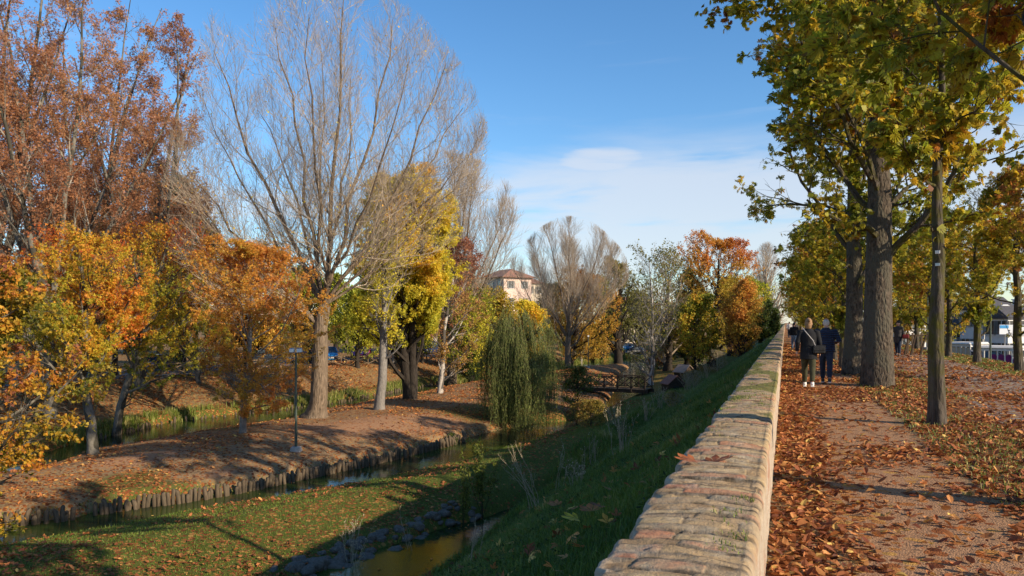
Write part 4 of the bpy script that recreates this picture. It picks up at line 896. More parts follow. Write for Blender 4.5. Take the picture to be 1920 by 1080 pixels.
fl = np.array([P(*p, ZW) for p in F3[1:9]]); tt_ = np.gradient(fl, axis=0); tt_ /= np.linalg.norm(tt_, axis=1, keepdims=True)
roadline = fl+np.stack([-tt_[:, 1], tt_[:, 0]], 1)*16.0
roadline = np.concatenate([[roadline[0]-(roadline[1]-roadline[0])*4], roadline, [roadline[-1]+(roadline[-1]-roadline[-2])*1.2]])
sheet('road', roadline, 9, .05, asphalt)
sheet('car_park', [(30, -20), (30, 60), (32, 140), (36, 240)], 34, .03, asphalt)

# ------------------------------------------------------------------ cars
tyre = simple('tyre_rubber', (.02, .02, .02), .85, .1); chrome = simple('grey_metal', (.35, .35, .36), .35, .1, metal=.8)
lampr = simple('rear_lamp_red', (.35, .01, .01), .2, .1); lampw = simple('headlamp_clear', (.7, .7, .68), .1, .05)
def paint(name, c): return simple(name, c, .28, .04, 3, spec=.6, Coat_Weight=.6)
def car(label, loc, rz, m_, L=4.0, Wd=1.68, Hh=1.46, kind='hatch'):
    root = empty('parked_car', loc, rz, label, 'car')
    # body side profile lofted across the width (x along the car)
    low = [(-.5, .30), (-.5, .62), (-.47, .70), (-.26, .92 if kind != 'hatch' else .96), (.22, .94), (.46, .88), (.5, .70), (.5, .32)]
    xs = np.linspace(-.5, .5, 25)
    topz = np.interp(xs, [-.5, -.485, -.45, -.24, .25, .44, .485, .5], [.42, .66, .74, .92, .95, .92, .72, .40])*Hh/1.46
    bot = np.full(25, .22)
    for wx in (-.31, .31):
        bot = np.maximum(bot, np.where(np.abs(xs-wx)*L < .36, .22+np.sqrt(np.clip(.36**2-((xs-wx)*L)**2, 0, 1))*1.15, .22))
    bot = np.minimum(bot, topz-.08)
    V = []; prof = [(-1, 0, .96), (-1, .35, 1.0), (-1, .7, .99), (-.93, .96, .95), (-.5, 1.0, .93), (0, 1.015, .92), (.5, 1.0, .93), (.93, .96, .95), (1, .7, .99), (1, .35, 1.0), (1, 0, .96), (0, 0, 1)]
    for x_, t, b in zip(xs, topz, bot):
        e = 1-.16*abs(x_*2)**5
        for (yy, f, wq_) in prof: V.append((x_*L, yy*Wd/2*e*(wq_ if abs(yy) > .9 else 1), b+(t-b)*f))
    k = len(prof); Q = [(i*k+j, i*k+(j+1) % k, (i+1)*k+(j+1) % k, (i+1)*k+j) for i in range(24) for j in range(k)]
    T = [(0, j, j+1) for j in range(1, k-1)]+[(24*k, 24*k+j+1, 24*k+j) for j in range(1, k-1)]
    MB().add(V, Q, T).build('body', m_, root, True)
    gz = .93*Hh/1.46; r0, r1 = (.40 if kind == 'hatch' else .36), -.06
    cab = [(-.27, gz-.03), (-.12, Hh-.05), (.05, Hh), (.28, Hh-.03), (r0+.04, gz-.02)]
    def cabin(inset, zoff, shrink):
        V = []
        for (x_, z_) in cab:
            tp = 1 if z_ < gz+.01 else .80
            for yy in (-1, 1): V.append((x_*L*shrink, yy*(Wd/2*tp*.95-inset), z_+zoff))
        k2 = 5; Q = [(2*i, 2*i+1, 2*i+3, 2*i+2) for i in range(4)]; return V, Q+[(0, 2, 8, 8)] if False else Q
    V, Q = cabin(0, 0, 1)
    g = MB().add(V, Q, [(0, 2, 4), (0, 4, 6), (0, 6, 8), (1, 5, 3), (1, 7, 5), (1, 9, 7)]).build('window', glass, root)
    rf = MB(); rf.box((.08*L, 0, Hh+.005), (.36*L, Wd*.74, .04), bev=.015)
    for yy in (-1, 1):
        for (a, b) in (((-.27, gz), (-.12, Hh-.04)), ((.08, gz), (.09, Hh-.02)), ((r0+.04, gz), (.28, Hh-.02))): rf.bar((a[0]*L, yy*Wd*.475, a[1]), (b[0]*L, yy*Wd*.385, b[1]), .06, .06)
    rf.build('roof', m_, root)
    for wx in (-.31, .31):
        for yy in (-1, 1):
            w = MB().tube([(wx*L, yy*(Wd/2-.2), .31), (wx*L, yy*(Wd/2-.01), .31)], .31, 16).build('wheel', tyre, root)
            MB().tube([(wx*L, yy*(Wd/2-.03), .31), (wx*L, yy*(Wd/2+.005), .31)], .19, 12).build('rim', chrome, w)
    for yy in (-1, 1):
        MB().box((-.487*L, yy*Wd*.36, .62), (.08, .26, .13), bev=.02).build('headlight', lampw, root)
        MB().box((.488*L, yy*Wd*.38, .70), (.07, .18, .2), bev=.02).build('tail_light', lampr, root)
        MB().box((-.2*L, yy*(Wd/2+.06), gz+.03), (.1, .16, .11), bev=.02).build('mirror', m_, root)
    MB().box((-.497*L, 0, .36), (.06, Wd*.8, .16), bev=.02).box((.497*L, 0, .36), (.06, Wd*.8, .16), bev=.02).build('bumper', black, root)
    MB().box((-.508*L, 0, .42), (.02, .5, .11)).build('number_plate', white, root)
    return root
def place_car(label, px_, py_, m_, **k):
    x, y, z = G(px_, py_); j = int(np.argmin(np.hypot(roadline[:, 0]-x, roadline[:, 1]-y))); j = min(max(j, 1), len(roadline)-2)
    a = math.atan2(*(roadline[j+1]-roadline[j-1])[::-1]); a += k.pop('turn', 0)
    return car(label, (x, y, z), a, m_, **k)
pk, bl, dk, dk2, sv = paint('magenta_paint', (.42, .02, .20)), paint('sky_blue_paint', (.02, .20, .50)), paint('black_car_paint', (.015, .017, .022)), paint('navy_car_paint', (.015, .025, .07)), paint('silver_car_paint', (.40, .41, .43))
place_car('small magenta car parked behind a thin tree trunk across the canal', 676, 671, pk, L=3.7, Hh=1.5, turn=.5)
place_car('bright blue small car half hidden by the thick poplar trunk', 617, 677, bl, L=3.5, Hh=1.6, turn=.8)
place_car('dark car parked left of the poplar trunk behind orange leaves', 575, 681, dk, L=4.1)
place_car('black car between the slim pale trunk and the dark twin trunk', 752, 668, dk, L=4.2, turn=.2)
place_car('navy car parked just right of the dark twin trunk', 806, 664, dk2, L=4.3, turn=.2)
place_car('dark car parked near the white forked trunk', 858, 661, dk, L=4.2, turn=.1)
place_car('black van like car behind the rail fence at the left', 150, 702, dk, L=4.6, Hh=1.75)
place_car('navy car under the drooping maple behind the rail fence', 296, 696, dk2, L=4.5, Hh=1.5)
place_car('dark car seen through the small orange maple', 478, 686, dk, L=4.3, Hh=1.5)
# ------------------------------------------------------------------ footbridge
A_ = Vector((*PD(1216, 65.0), 0)); B_ = Vector((*PD(1022, 69.5), 0)); zd = -3.93
root = empty('footbridge', (A_.x, A_.y, zd), 0, 'dark timber footbridge with crossed lattice railings over the canal behind the willow', 'bridge'); dv = B_-A_; Lb = dv.length; dv.normalize(); nv = Vector((-dv.y, dv.x, 0))
def bp(s, w, z): return dv*s+nv*w+Vector((0, 0, z))
b = MB()
for i in range(int(Lb/.16)): b.bar(bp(i*.16+.08, -.95, 0), bp(i*.16+.08, .95, 0), .14, .05)
b.build('deck', wood, root)
for w in (-.85, .85): MB().bar(bp(-.2, w, -.17), bp(Lb+.2, w, -.17), .16, .26).build('beam', darkwood, root)
nb = 8
for w in (-.95, .95):
    rl = MB().bar(bp(0, w, 1.02), bp(Lb, w, 1.02), .09, .07).bar(bp(0, w, .12), bp(Lb, w, .12), .06, .07).build('railing', darkwood, root)
    for i in range(nb+1): MB().box(bp(i*Lb/nb, w*1.0, .42), (.10, .10, 1.25), rz=math.atan2(dv.y, dv.x), bev=.01).build('post', darkwood, rl)
    for i in range(nb):
        a, c_ = i*Lb/nb+.05, (i+1)*Lb/nb-.05
        MB().bar(bp(a, w*1.0, .16), bp(c_, w, .98), .05, .06).bar(bp(a, w*1.035, .98), bp(c_, w*1.035, .16), .05, .06).build('cross_brace', darkwood, rl)
for s_ in (.25, Lb-.3):
    b = MB()
    for w in (-.8, .8): b.tube([bp(s_, w, -1.8), bp(s_, w, -.2)], .08, 8)
    b.build('pier', darkwood, root)
# wooden huts on the bank
roofm = simple('weathered_red_roof', (.22, .095, .065), .85, .3, 8, .4); roofp = simple('faded_roof_boards', (.34, .24, .18), .85, .25, 8, .4)
def hut(label, px_, py_, w, l, h, rz, rm):
    x, y, z = G(px_, py_); r = empty('wooden_hut', (x, y, z), rz, label, 'hut'); o_ = w/2+.12
    V = [(-w/2, -l/2, 0), (w/2, -l/2, 0), (w/2, l/2, 0), (-w/2, l/2, 0), (-w/2, -l/2, h), (w/2, -l/2, h), (w/2, l/2, h), (-w/2, l/2, h), (0, -l/2, h+w*.42), (0, l/2, h+w*.42)]
    MB().add(V, [(0, 1, 5, 4), (1, 2, 6, 5), (2, 3, 7, 6), (3, 0, 4, 7)], [(4, 5, 8), (6, 7, 9)]).build('wall', darkwood, r)
    b = MB(); s_ = math.atan2(w*.42, w/2); Ls = math.hypot(w/2, w*.42)+.18
    for sx in (-1, 1): b.bar((sx*(w/4+.03), -l/2-.15, h+w*.21+.04), (sx*(w/4+.03), l/2+.15, h+w*.21+.04), .001, .001) if False else b.box((0, 0, 0), (Ls, l+.3, .05), M=Matrix.Translation((sx*(w/4+.05), 0, h+w*.21+.035)) @ Matrix.Rotation(sx*s_, 4, 'Y'))
    b.build('roof', rm, r); MB().box((0, -l/2-.01, h*.42), (w*.3, .03, h*.7)).build('door', black, r)
hut('upper wooden hut with pale gabled roof on the bank beyond the weeds', 1283, 712, 1.5, 1.3, .75, .9, roofp)
hut('small wooden hut with red brown gabled roof, lower one beside the weeds', 1262, 733, 1.5, 1.3, .6, .6, roofm)
# ------------------------------------------------------------------ lamp posts and poles
def lamppost(label, px_, py_, top, heads=2, rp=.055, d=None, kind='spot', side=1, m_=None):
    if d: x, y = PD(px_, d); z = H(x, y)
    else: x, y, z, d = at(px_, py_)
    h = ZD(top, d)-z; r = empty('lamp_post', (x, y, z), YAW, label, 'lamp post'); m_ = m_ or metal_g
    MB().box((0, 0, .06), (.5, .5, .26), bev=.03, taper=.8).build('foot', concrete, r)
    if kind == 'arc':
        pts = [(0, 0, .1), (0, 0, h*.8)]+[(side*.9*(1-math.cos(t)), 0, h*.8+h*.2*math.sin(t)) for t in np.linspace(.2, 1.35, 6)]
        MB().tube(pts, [rp*1.2, rp]+[rp*.7]*6, 8).build('pole', m_, r); MB().box((pts[-1][0]+side*.28, 0, pts[-1][2]-.0), (.6, .2, .12), bev=.04, taper=.7).build('lamp_head', white, r)
    else:
        MB().tube([(0, 0, .1), (0, 0, h*.35), (0, 0, h-.25)], [rp*1.25, rp, rp*.75], 10).build('pole', m_, r)
        for s_ in np.linspace(-1, 1, heads) if heads > 1 else [0]:
            hd = MB().box((s_*.17, -.02, h-.14), (.26, .24, .22), bev=.04, taper=.85).build('lamp_head', chrome, r)
            MB().box((s_*.17, -.145, h-.15), (.2, .02, .16), bev=.005).build('lamp_glass', white, hd)
    return r
lamppost('green lamp post with twin floodlights on a concrete foot beside the small orange maple', 555, 845, 651)
lamppost('slender lamp post under the orange tree beyond the footbridge', 1103, 690, 628, 1, .05)
lamppost('short lamp post behind the trunk of the leftmost orange foliage on the far bank', 605, 690, 640, 1, .05)
lamppost('tall curved street lamp standing in front of the white houses', 1857, 0, 572, 1, .06, d=52, kind='arc', side=1)
lamppost('thin pale green pole rising behind the slender mossy chestnut', 1740, 0, 420, 1, .045, d=46, m_=simple('pale_green_paint', (.16, .22, .17), .6))
# brace fence beside the avenue
r = empty('timber_brace_fence', (*P(1702, 663, 0), H(*P(1702, 663, 0))), 0, 'low timber barrier of slanted braces under the far avenue trees', 'fence'); p0 = np.array(P(1702, 663, 0))
for px_ in (1702, 1711, 1728, 1741):
    q = np.array(P(px_, 664, 0))-p0; MB().box((q[0], q[1], .55), (.10, .10, 1.15), bev=.01).build('post', wood, r)
for a, b in ((1696, 1704), (1708, 1717), (1725, 1737)):
    qa, qb = np.array(P(a, 666, 0))-p0, np.array(P(b, 666, 0))-p0; MB().bar((*qa, 0), (*qb, 1.05), .07).build('brace', darkwood, r)
qa, qb = np.array(P(1699, 665, 0))-p0, np.array(P(1742, 665, 0))-p0; MB().bar((*qa, 1.0), (*qb, 1.0), .07).build('rail', darkwood, r)
# tag on the thin tree
x, y = P(1757, 797, 0); dd_ = depth(x, y)
for py_, lb in ((474, 'small white tag nailed to the slender mossy trunk'), (497, 'small grey tag nailed below the white one on the mossy trunk')):
    zt_ = ZD(py_, dd_); o = MB().box((0, 0, 0), (.075, .012, .05), bev=.004).build('tree_tag', white if py_ < 480 else chrome, None, loc=(x-.045+.03, y-.135, zt_)); o.rotation_euler = (0, 0, YAW-.9); tag(o, lb, 'tag')
# ------------------------------------------------------------------ buildings
pink = simple('pink_plaster', (.66, .50, .42), .9, .06, 2, .2); cream = simple('cream_plaster', (.60, .52, .40), .9, .06, 2, .2); greyp = simple('grey_green_plaster', (.38, .38, .33), .9, .06, 2, .2); whitep = simple('white_plaster', (.74, .72, .68), .9, .06, 2, .2)
tile = simple('terracotta_tiles', (.26, .13, .09), .9, .25, 5, .6); slate = simple('dark_roof_tiles', (.060, .058, .065), .8, .25, 5, .5); shut = simple('grey_shutter', (.20, .20, .19), .7, .1)
def gable_roof(w, l, z, h, over, hip=0.0, ridge='y'):
    a, b = w/2+over, l/2+over
    if ridge == 'y': V = [(-a, -b, z), (a, -b, z), (a, b, z), (-a, b, z), (0, -b+hip, z+h), (0, b-hip, z+h)]; Q = [(1, 2, 5, 4), (3, 0, 4, 5), (0, 3, 2, 1)]; T = [(0, 1, 4), (2, 3, 5)]
    else: V = [(-a, -b, z), (a, -b, z), (a, b, z), (-a, b, z), (-a+hip, 0, z+h), (a-hip, 0, z+h)]; Q = [(0, 1, 5, 4), (2, 3, 4, 5), (0, 3, 2, 1)]; T = [(1, 2, 5), (3, 0, 4)]
    return V, Q, T
def house(name, label, px_, d, z0, w, l, h, rz, wm_, rm_, rh=1.6, hip=0, ridge='y', floors=2, over=.4, wins=(3, 3), chim=True, shutters=True):
    x, y = PD(px_, d); r = empty(name, (x, y, z0), YAW+rz, label, 'house')
    wl_ = MB().box((0, 0, h/2), (w, l, h)).build('wall', wm_, r)
    V, Q, T = gable_roof(w, l, h+.01, rh, over, hip, ridge); rf = MB().add(V, Q, T).box((0, 0, h-.06), (w+2*over-.1, l+2*over-.1, .12)).build('roof', rm_, r)
    if not hip:
        if ridge == 'y': g = [(-w/2, -l/2, h), (w/2, -l/2, h), (0, -l/2, h+rh*.8), (-w/2, l/2, h), (w/2, l/2, h), (0, l/2, h+rh*.8)]
        else: g = [(-w/2, -l/2, h), (-w/2, l/2, h), (-w/2, 0, h+rh*.8), (w/2, -l/2, h), (w/2, l/2, h), (w/2, 0, h+rh*.8)]
        g = np.array(g)*np.array([1.001, 1.001, 1]); MB().add(g, None, [(0, 1, 2), (3, 5, 4)]).build('gable', wm_, r)
    if chim: MB().box((w*.2, l*.1, h+rh*.8), (.6, .5, rh*1.3), bev=.03).box((w*.2, l*.1, h+rh*1.45), (.75, .65, .12)).build('chimney', wm_, rf)
    fh = h/floors
    def win(cx, cy, cz, face):
        horiz = (1.0, .12) if face in 'fb' else (.12, 1.0); s = dict(f=(0, -1), b=(0, 1), r=(1, 0), l=(-1, 0))[face]
        f = MB().box((cx+s[0]*.02, cy+s[1]*.02, cz), (horiz[0]*1.0 if face in 'fb' else .10, .10 if face in 'fb' else 1.0, 1.5)).build('window', glass, r)
        for t in (-1, 1):
            if shutters: MB().box((cx+s[0]*.05+(t*.72 if face in 'fb' else 0), cy+s[1]*.05+(t*.72 if face in 'lr' else 0), cz), (.42 if face in 'fb' else .06, .06 if face in 'fb' else .42, 1.5)).build('shutter', shut, f)
        MB().box((cx+s[0]*.08, cy+s[1]*.08, cz-.80), (1.2 if face in 'fb' else .2, .2 if face in 'fb' else 1.2, .08)).box((cx+s[0]*.08, cy+s[1]*.08, cz), (.05, .05, 1.5)).build('frame', white, f)
    for fl_ in range(floors):
        zc = fh*(fl_+.55)
        for i in range(wins[0]): win(-w/2+w*(i+.5)/wins[0], -l/2, zc, 'f')
        for i in range(wins[1]):
            win(w/2, -l/2+l*(i+.5)/wins[1], zc, 'r'); win(-w/2, -l/2+l*(i+.5)/wins[1], zc, 'l')
    return r
house('villa', 'tall pink and grey villa with hipped red roof rising above the willow', 948, 168, -3, 7.0, 9.5, 14.3, -.62+1.2, greyp, tile, 1.9, 3.2, 'y', 4, .8, (2, 3), False)
vw = [c for c in bpy.data.objects['villa'].children if c.name.startswith('wall')][0].data; vw.materials.append(pink)
for p_ in vw.polygons:
    if p_.normal.y < -.5: p_.material_index = 1
house('villa', 'cream villa wing with red roof joined to the right of the pink villa', 985, 172, -3, 4.6, 7, 13.3, .58, cream, tile, 1.2, 2.0, 'y', 4, .6, (2, 3), False)
house('far_house', 'cream building glimpsed between dark limbs beyond the pond', 1180, 165, -3, 9, 8, 8.5, .3, cream, tile, 1.6, 2.5, 'x', 3, .5, (4, 3))
house('white_house', 'low white house with sloping dark roof at the left of the house group', 1800, 98, -2.7, 5.2, 3.6, 4.2, .25, whitep, slate, 1.5, 0, 'x', 2, .3, (3, 2))
house('white_house', 'two storey white house with tall shuttered windows in the middle of the house group', 1850, 94, -2.7, 4.6, 3.4, 6.0, .30, whitep, slate, 1.5, 0, 'x', 2, .3, (4, 2))
house('white_house', 'white house with broad dark gabled roof behind the blue road sign', 1898, 86, -2.7, 4.4, 3.0, 4.9, .25, whitep, slate, 1.4, 0, 'x', 2, .3, (3, 2))
house('white_house', 'distant low house with red roof behind the white houses', 1800, 135, -2.7, 12, 8, 6.5, .1, cream, tile, 1.6, 1, 'x', 2, .5, (5, 3))
house('white_house', 'pale house glimpsed between avenue trunks left of the house group', 1700, 120, -2.7, 9, 8, 5.4, .2, whitep, slate, 1.5, 0, 'x', 2, .5, (4, 3))
# road sign
x, y = PD(1897, 66); r = empty('road_sign', (x, y, -2.7), YAW, 'large white road sign with blue panel and arrows on two posts before the houses', 'sign'); zt = ZD(609, 66)+2.7; zb = ZD(627, 66)+2.7; w = 2.15
signw = simple('sign_white', (.66, .68, .70), .4, .03); signb = simple('sign_blue', (.03, .26, .55), .4, .03)
MB().box((0, 0, (zt+zb)/2), (w, .05, zt-zb), bev=.02).build('board', signw, r)
MB().box((-w/2+.42, -.035, zt-.17), (.74, .02, .27), bev=.008).build('blue_panel', signb, r)
a = MB()
for cx, up in ((-.25, 1), (.28, 0)):
    a.box((cx, -.04, zb+.18), (.05, .02, .26))
    if up: a.box((cx, -.04, zb+.34), (.16, .02, .08))
    else: a.box((cx+.1, -.04, zb+.25), (.2, .02, .06))
for k_ in range(2): a.box((.35+.1*k_, -.04, zt-.13-.12*k_), (.5, .02, .045))
a.build('arrow', black, r)
for cx in (-.55, .55): MB().tube([(cx, .06, 0), (cx, .06, zt)], .045, 8).build('post', chrome, r)
# market stalls: pale flat canopies with purple skirts
purple = simple('purple_canvas', (.16, .012, .11), .8, .15, 4, .2); canvas = simple('white_canvas', (.62, .60, .56), .85, .06, 3, .2)
for k_, (pxa, pxb, d_, py0, lab) in enumerate([(1784, 1838, 70, 643, 'long pale canopy with beige side behind the avenue trunks'), (1836, 1918, 66, 650, 'long white canopy with arched purple skirt below the road sign')]):
    xa, ya = PD(pxa, d_); xb, yb = PD(pxb, d_-2); r = empty('market_canopy', ((xa+xb)/2, (ya+yb)/2, -2.7), math.atan2(yb-ya, xb-xa), lab, 'canopy'); Lc = math.hypot(xb-xa, yb-ya); zt = ZD(py0, d_)+2.7
    MB().box((0, 0, zt), (Lc, 3.6, .22), bev=.08, taper=.97).box((0, 0, zt-.2), (Lc-.1, 3.5, .14)).build('roof', canvas, r)
    n_ = 6
    if k_:
        for i in range(n_):
            if i in (1,): continue
            w = Lc/n_*.86; cx = -Lc/2+Lc*(i+.5)/n_; pts = [(-w/2, 0), (w/2, 0)]+[(w/2*math.cos(t), (zt-.55-w/2)+w/2*math.sin(t)) for t in np.linspace(0, math.pi, 9)]
            V = [(cx+p[0], -1.7+s_*.04, p[1]) for s_ in (0, 1) for p in pts]; m__ = len(pts)
            MB().add(V, [(j, (j+1) % m__, (j+1) % m__+m__, j+m__) for j in range(m__)], [(0, j+1, j) for j in range(1, m__-1)]+[(m__, m__+j, m__+j+1) for j in range(1, m__-1)]).build('skirt', purple, r)
    else: MB().box((0, -1.65, (zt-.3)/2), (Lc*.9, .05, zt-.35)).build('skirt', cream, r)
    for i in range(n_+1):
        for yy in (-1.72, 1.72): MB().box((-Lc/2+.05+(Lc-.1)*i/n_, yy, zt/2), (.08, .08, zt)).build('post', canvas, r)
x0 = [(1795, 78, 'pale silver car in the car park above the long canopy', sv, .1), (1815, 80, 'white car parked beside the pale silver one', paint('white_car_paint', (.62, .62, .62)), .2), (1862, 76, 'black car parked before the two storey white house', dk, .15), (1838, 77, 'silver car at the foot of the two storey white house', sv, .0)]
for px_, d_, lb, m_, rr0 in x0: x, y = PD(px_, d_); car(lb, (x, y, H(x, y)+.03), YAW+rr0+2.4, m_)
for px_, d_, lb, m_ in [(1172, 150, 'blue car far beyond the pond, left of its neighbour', bl), (1192, 148, 'dark car far beyond the pond beside the blue one', dk)]: x, y = PD(px_, d_); car(lb, (x, y, H(x, y)), YAW+.3, m_)
# ------------------------------------------------------------------ rocks
rgn = np.random.default_rng(9); rockm = simple('grey_river_stone', (.13, .115, .095), .9, .35, 5, .6, spec=.2)
import bmesh
rocks = []
for k in range(5):
    bm = bmesh.new(); bmesh.ops.create_icosphere(bm, subdivisions=3, radius=1)
    for v_ in bm.verts:
        p_ = np.array(v_.co); q = 1+.55*(vn(p_[0]*1.3+k*7+9, p_[1]*1.3+9, p_[2]*1.3+9, k)-.5)+.22*(vn(p_[0]*3.5+9, p_[1]*3.5+9, p_[2]*3.5+9, k)-.5)
        v_.co = Vector(p_*q)*1.0; v_.co.z *= .68; v_.co.x = max(min(v_.co.x, .85), -.8); v_.co.z = min(v_.co.z, .55)
    me = bpy.data.meshes.new('bank_rock'); bm.to_mesh(me); bm.free(); me.materials.append(rockm); me.polygons.foreach_set('use_smooth', [True]*len(me.polygons)); rocks.append(me)
shore = np.array([P(a, b, ZW) for a, b in [(560, 1090), (640, 1060), (683, 1042), (757, 1018), (840, 989), (907, 973)]]); sc_ = np.linspace(0, len(shore)-1, 110)
for i, t in enumerate(sc_):
    x = np.interp(t, range(len(shore)), shore[:, 0])+rgn.uniform(-.85, .15); y = np.interp(t, range(len(shore)), shore[:, 1])+rgn.uniform(-.3, .3)
    s_ = rgn.uniform(.09, .24)*(1 if i % 5 else 1.35)*(1.0 if t < 4.2 else .7); o = link('bank_rock', rocks[i % 5]); o.location = (x, y, max(H(x, y), ZW-.1)+s_*.05); o.scale = (s_, s_*rgn.uniform(.7, 1.1), s_*rgn.uniform(.7, 1.1)); o.rotation_euler = (rgn.uniform(-.3, .3), rgn.uniform(-.3, .3), rgn.uniform(0, 6.28))
    tag(o, 'rough grey stone among the many lining the near canal edge', 'rock', 'rocks along the near canal edge')
# ------------------------------------------------------------------ grass blades
def blades(name, pos, h, w, mat_, lean=.45, tone=None, rngx=None):
    r_ = rngx; n = len(pos); a = r_.uniform(0, 2*np.pi, n); dr = np.stack([np.cos(a), np.sin(a), 0*a], 1); sd_ = np.stack([-np.sin(a), np.cos(a), 0*a], 1)
    l = r_.uniform(.2, 1, n)[:, None]*lean*h[:, None]; up = np.array([0, 0, 1.])
    V = np.stack([pos-sd_*w[:, None]/2, pos+sd_*w[:, None]/2, pos+dr*l*.35+up*h[:, None]*.6+sd_*w[:, None]*.35, pos+dr*l*.35+up*h[:, None]*.6-sd_*w[:, None]*.35, pos+dr*l+up*(h[:, None]-.3*l)], 1).reshape(-1, 3)
    o = (np.arange(n)*5)[:, None]; tone = r_.random(n) if tone is None else tone; sh = r_.random(n)
    return npmesh(name, V, [np.array([[0, 1, 2, 3]])+o, np.array([[3, 2, 4]])+o], mat_, attrs={'tone': ('FACE', 'FLOAT', np.concatenate([tone, tone])), 'shade': ('FACE', 'FLOAT', np.concatenate([sh, sh]))})
LF['grass'] = leafmat('grass_blade', [(0, (.040, .085, .012)), (.45, (.095, .155, .020)), (.75, (.18, .21, .035)), (1, (.36, .30, .12))], trans=.3)
LF['dry'] = leafmat('dry_fallen_leaf', [(0, (.12, .035, .015)), (.3, (.24, .078, .027)), (.6, (.36, .135, .04)), (.85, (.44, .22, .07)), (1, (.50, .34, .09))], trans=.2, rough=.7)
LF['straw'] = leafmat('dry_stalk', [(0, (.25, .20, .12)), (.6, (.45, .37, .24)), (1, (.58, .50, .36))], trans=.15)
r_ = np.random.default_rng(3)
def scatter(n, x0, x1, y0, y1, ypow=2.0):
    return r_.uniform(x0, x1, n), y0+(y1-y0)*r_.random(n)**ypow
def dens_keep(x, y, sc, thr, seed): return fbm(x*sc, y*sc, 0, seed, 3) > thr
x, y = scatter(230000, -9.0, -.74, 2.0, 75, 1.7); k_ = (x > -.76-(.2+y*.6)) & (r_.random(len(x)) < np.clip(1.25-.09*(-x), .35, 1)); x, y = x[k_], y[k_]; d = sdist(x, y); k_ = d > .1; x, y, d = x[k_], y[k_], d[k_]
z = height_d(x, y, d); cl = .5*fbm(x*1.4, y*1.4, 0, 71)+.5*fbm(x*.5, y*.4, 0, 72); h = (.06+.26*cl**1.5+.10*r_.random(len(x)))*(1+y*.012); w = .007+y*.0006
g = link('grass', blades('grass', np.stack([x, y, z-.01], 1), h, w, LF['grass'], .8, np.clip(.12+.5*r_.random(len(x))+1.6*(cl-.5), 0, 1), r_)); tag(g, kind='stuff')
x, y = scatter(60000, -8.0, -.8, 2.5, 45, 1.6); k_ = fbm(x*.9, y*.7, 0, 73, 3) > .53; x, y = x[k_], y[k_]; d = sdist(x, y); k_ = d > .2; x, y, d = x[k_], y[k_], d[k_]; z = height_d(x, y, d)
me = leaf_mesh('ground_cover', r_, np.stack([x, y, z+.05+.16*r_.random(len(x))], 1), .062, 'oval', LF['green'], np.clip(.45+.35*r_.normal(0, 1, len(x)), 0, 1), droop=-.1, flat=.6); tag(link('ground_cover', me), kind='stuff')
x, y = scatter(900, -8.0, -.8, 2.5, 45, 1.5); z = height(x, y)
me = leaf_mesh('bank_litter', r_, np.stack([x, y, z+.10+.08*r_.random(len(x))], 1), .16, 'lobe', LF['dry'], np.clip(r_.random(len(x)), 0, 1), droop=0, flat=1.2); tag(link('bank_litter', me), kind='stuff')
# short lawn on the strip between the canals and along the shore lines
x, y = scatter(170000, -26, -9, 12, 62, 1.3); d = sdist(x, y); m0 = inside(np.array([(-37, 1), (-36.5, 15)]+wB3+wL2[::-1]+[(-27, 9)]), x, y)
k_ = (d > .05) & (~m0 | (d < .4)); x, y, d = x[k_], y[k_], d[k_]; z = height_d(x, y, d); h = .035+.05*r_.random(len(x))+.10*sm(.5, .1, d)*r_.random(len(x))
g = link('lawn_grass', blades('lawn_grass', np.stack([x, y, z-.01], 1), h, np.full(len(x), .018), LF['grass'], .7, np.clip(.25+.45*r_.random(len(x)), 0, 1), r_)); tag(g, kind='stuff')
# tall bank grass over the far palisade
fp = resample([tuple(p) for p in wF3[1:]], .2, False); q = fp[r_.integers(0, len(fp), 30000)]+r_.normal(0, .28, (30000, 2))+np.array([-.35, 0]); k_ = fbm(q[:, 0]*.5, q[:, 1]*.5, 0, 81) > .42; q = q[k_]; z = height(q[:, 0], q[:, 1])
g = link('bank_grass', blades('bank_grass', np.concatenate([q, np.maximum(z, ZW)[:, None]], 1), .2+.45*r_.random(len(q)), np.full(len(q), .04), LF['grass'], .6, np.clip(.4+.6*r_.random(len(q)), 0, 1), r_)); tag(g, kind='stuff')
# verge of the promenade
x, y = scatter(60000, 1.8, 9.5, 4, 60, 1.5); k_ = ((x < 3.8) | (x > 6.7)) & dens_keep(x, y, .5, .42, 83); x, y = x[k_], y[k_]; z = height(x, y)
g = link('verge_grass', blades('verge_grass', np.stack([x, y, z], 1), .03+.07*r_.random(len(x)), .006+y*.0005, LF['grass'], .8, np.clip(.4+.55*r_.random(len(x)), 0, 1), r_)); tag(g, kind='stuff')
# tufts in the wall top
n = 420; ty = 3.5+36*r_.random(n)**1.6; tx = r_.uniform(-.70, -.20, n); k_ = fbm(ty*.55, tx*1.5, 0, 61) > .50; ty, tx = ty[k_], tx[k_]
P0, hh = [], []
for a, b in zip(tx, ty):
    m0 = r_.integers(14, 40); zt = wall_top(a, b); P0.append(np.stack([a+r_.normal(0, .045, m0), b+r_.normal(0, .025, m0), np.full(m0, zt-.012)], 1))
P0 = np.concatenate(P0); P0[:, 0] = np.clip(P0[:, 0], -.72, -.17); g = link('wall_grass', blades('wall_grass', P0, .012+.035*r_.random(len(P0)), np.full(len(P0), .006), LF['grass'], 1.2, np.clip(.45+.5*r_.random(len(P0)), 0, 1), r_)); tag(g, kind='stuff')
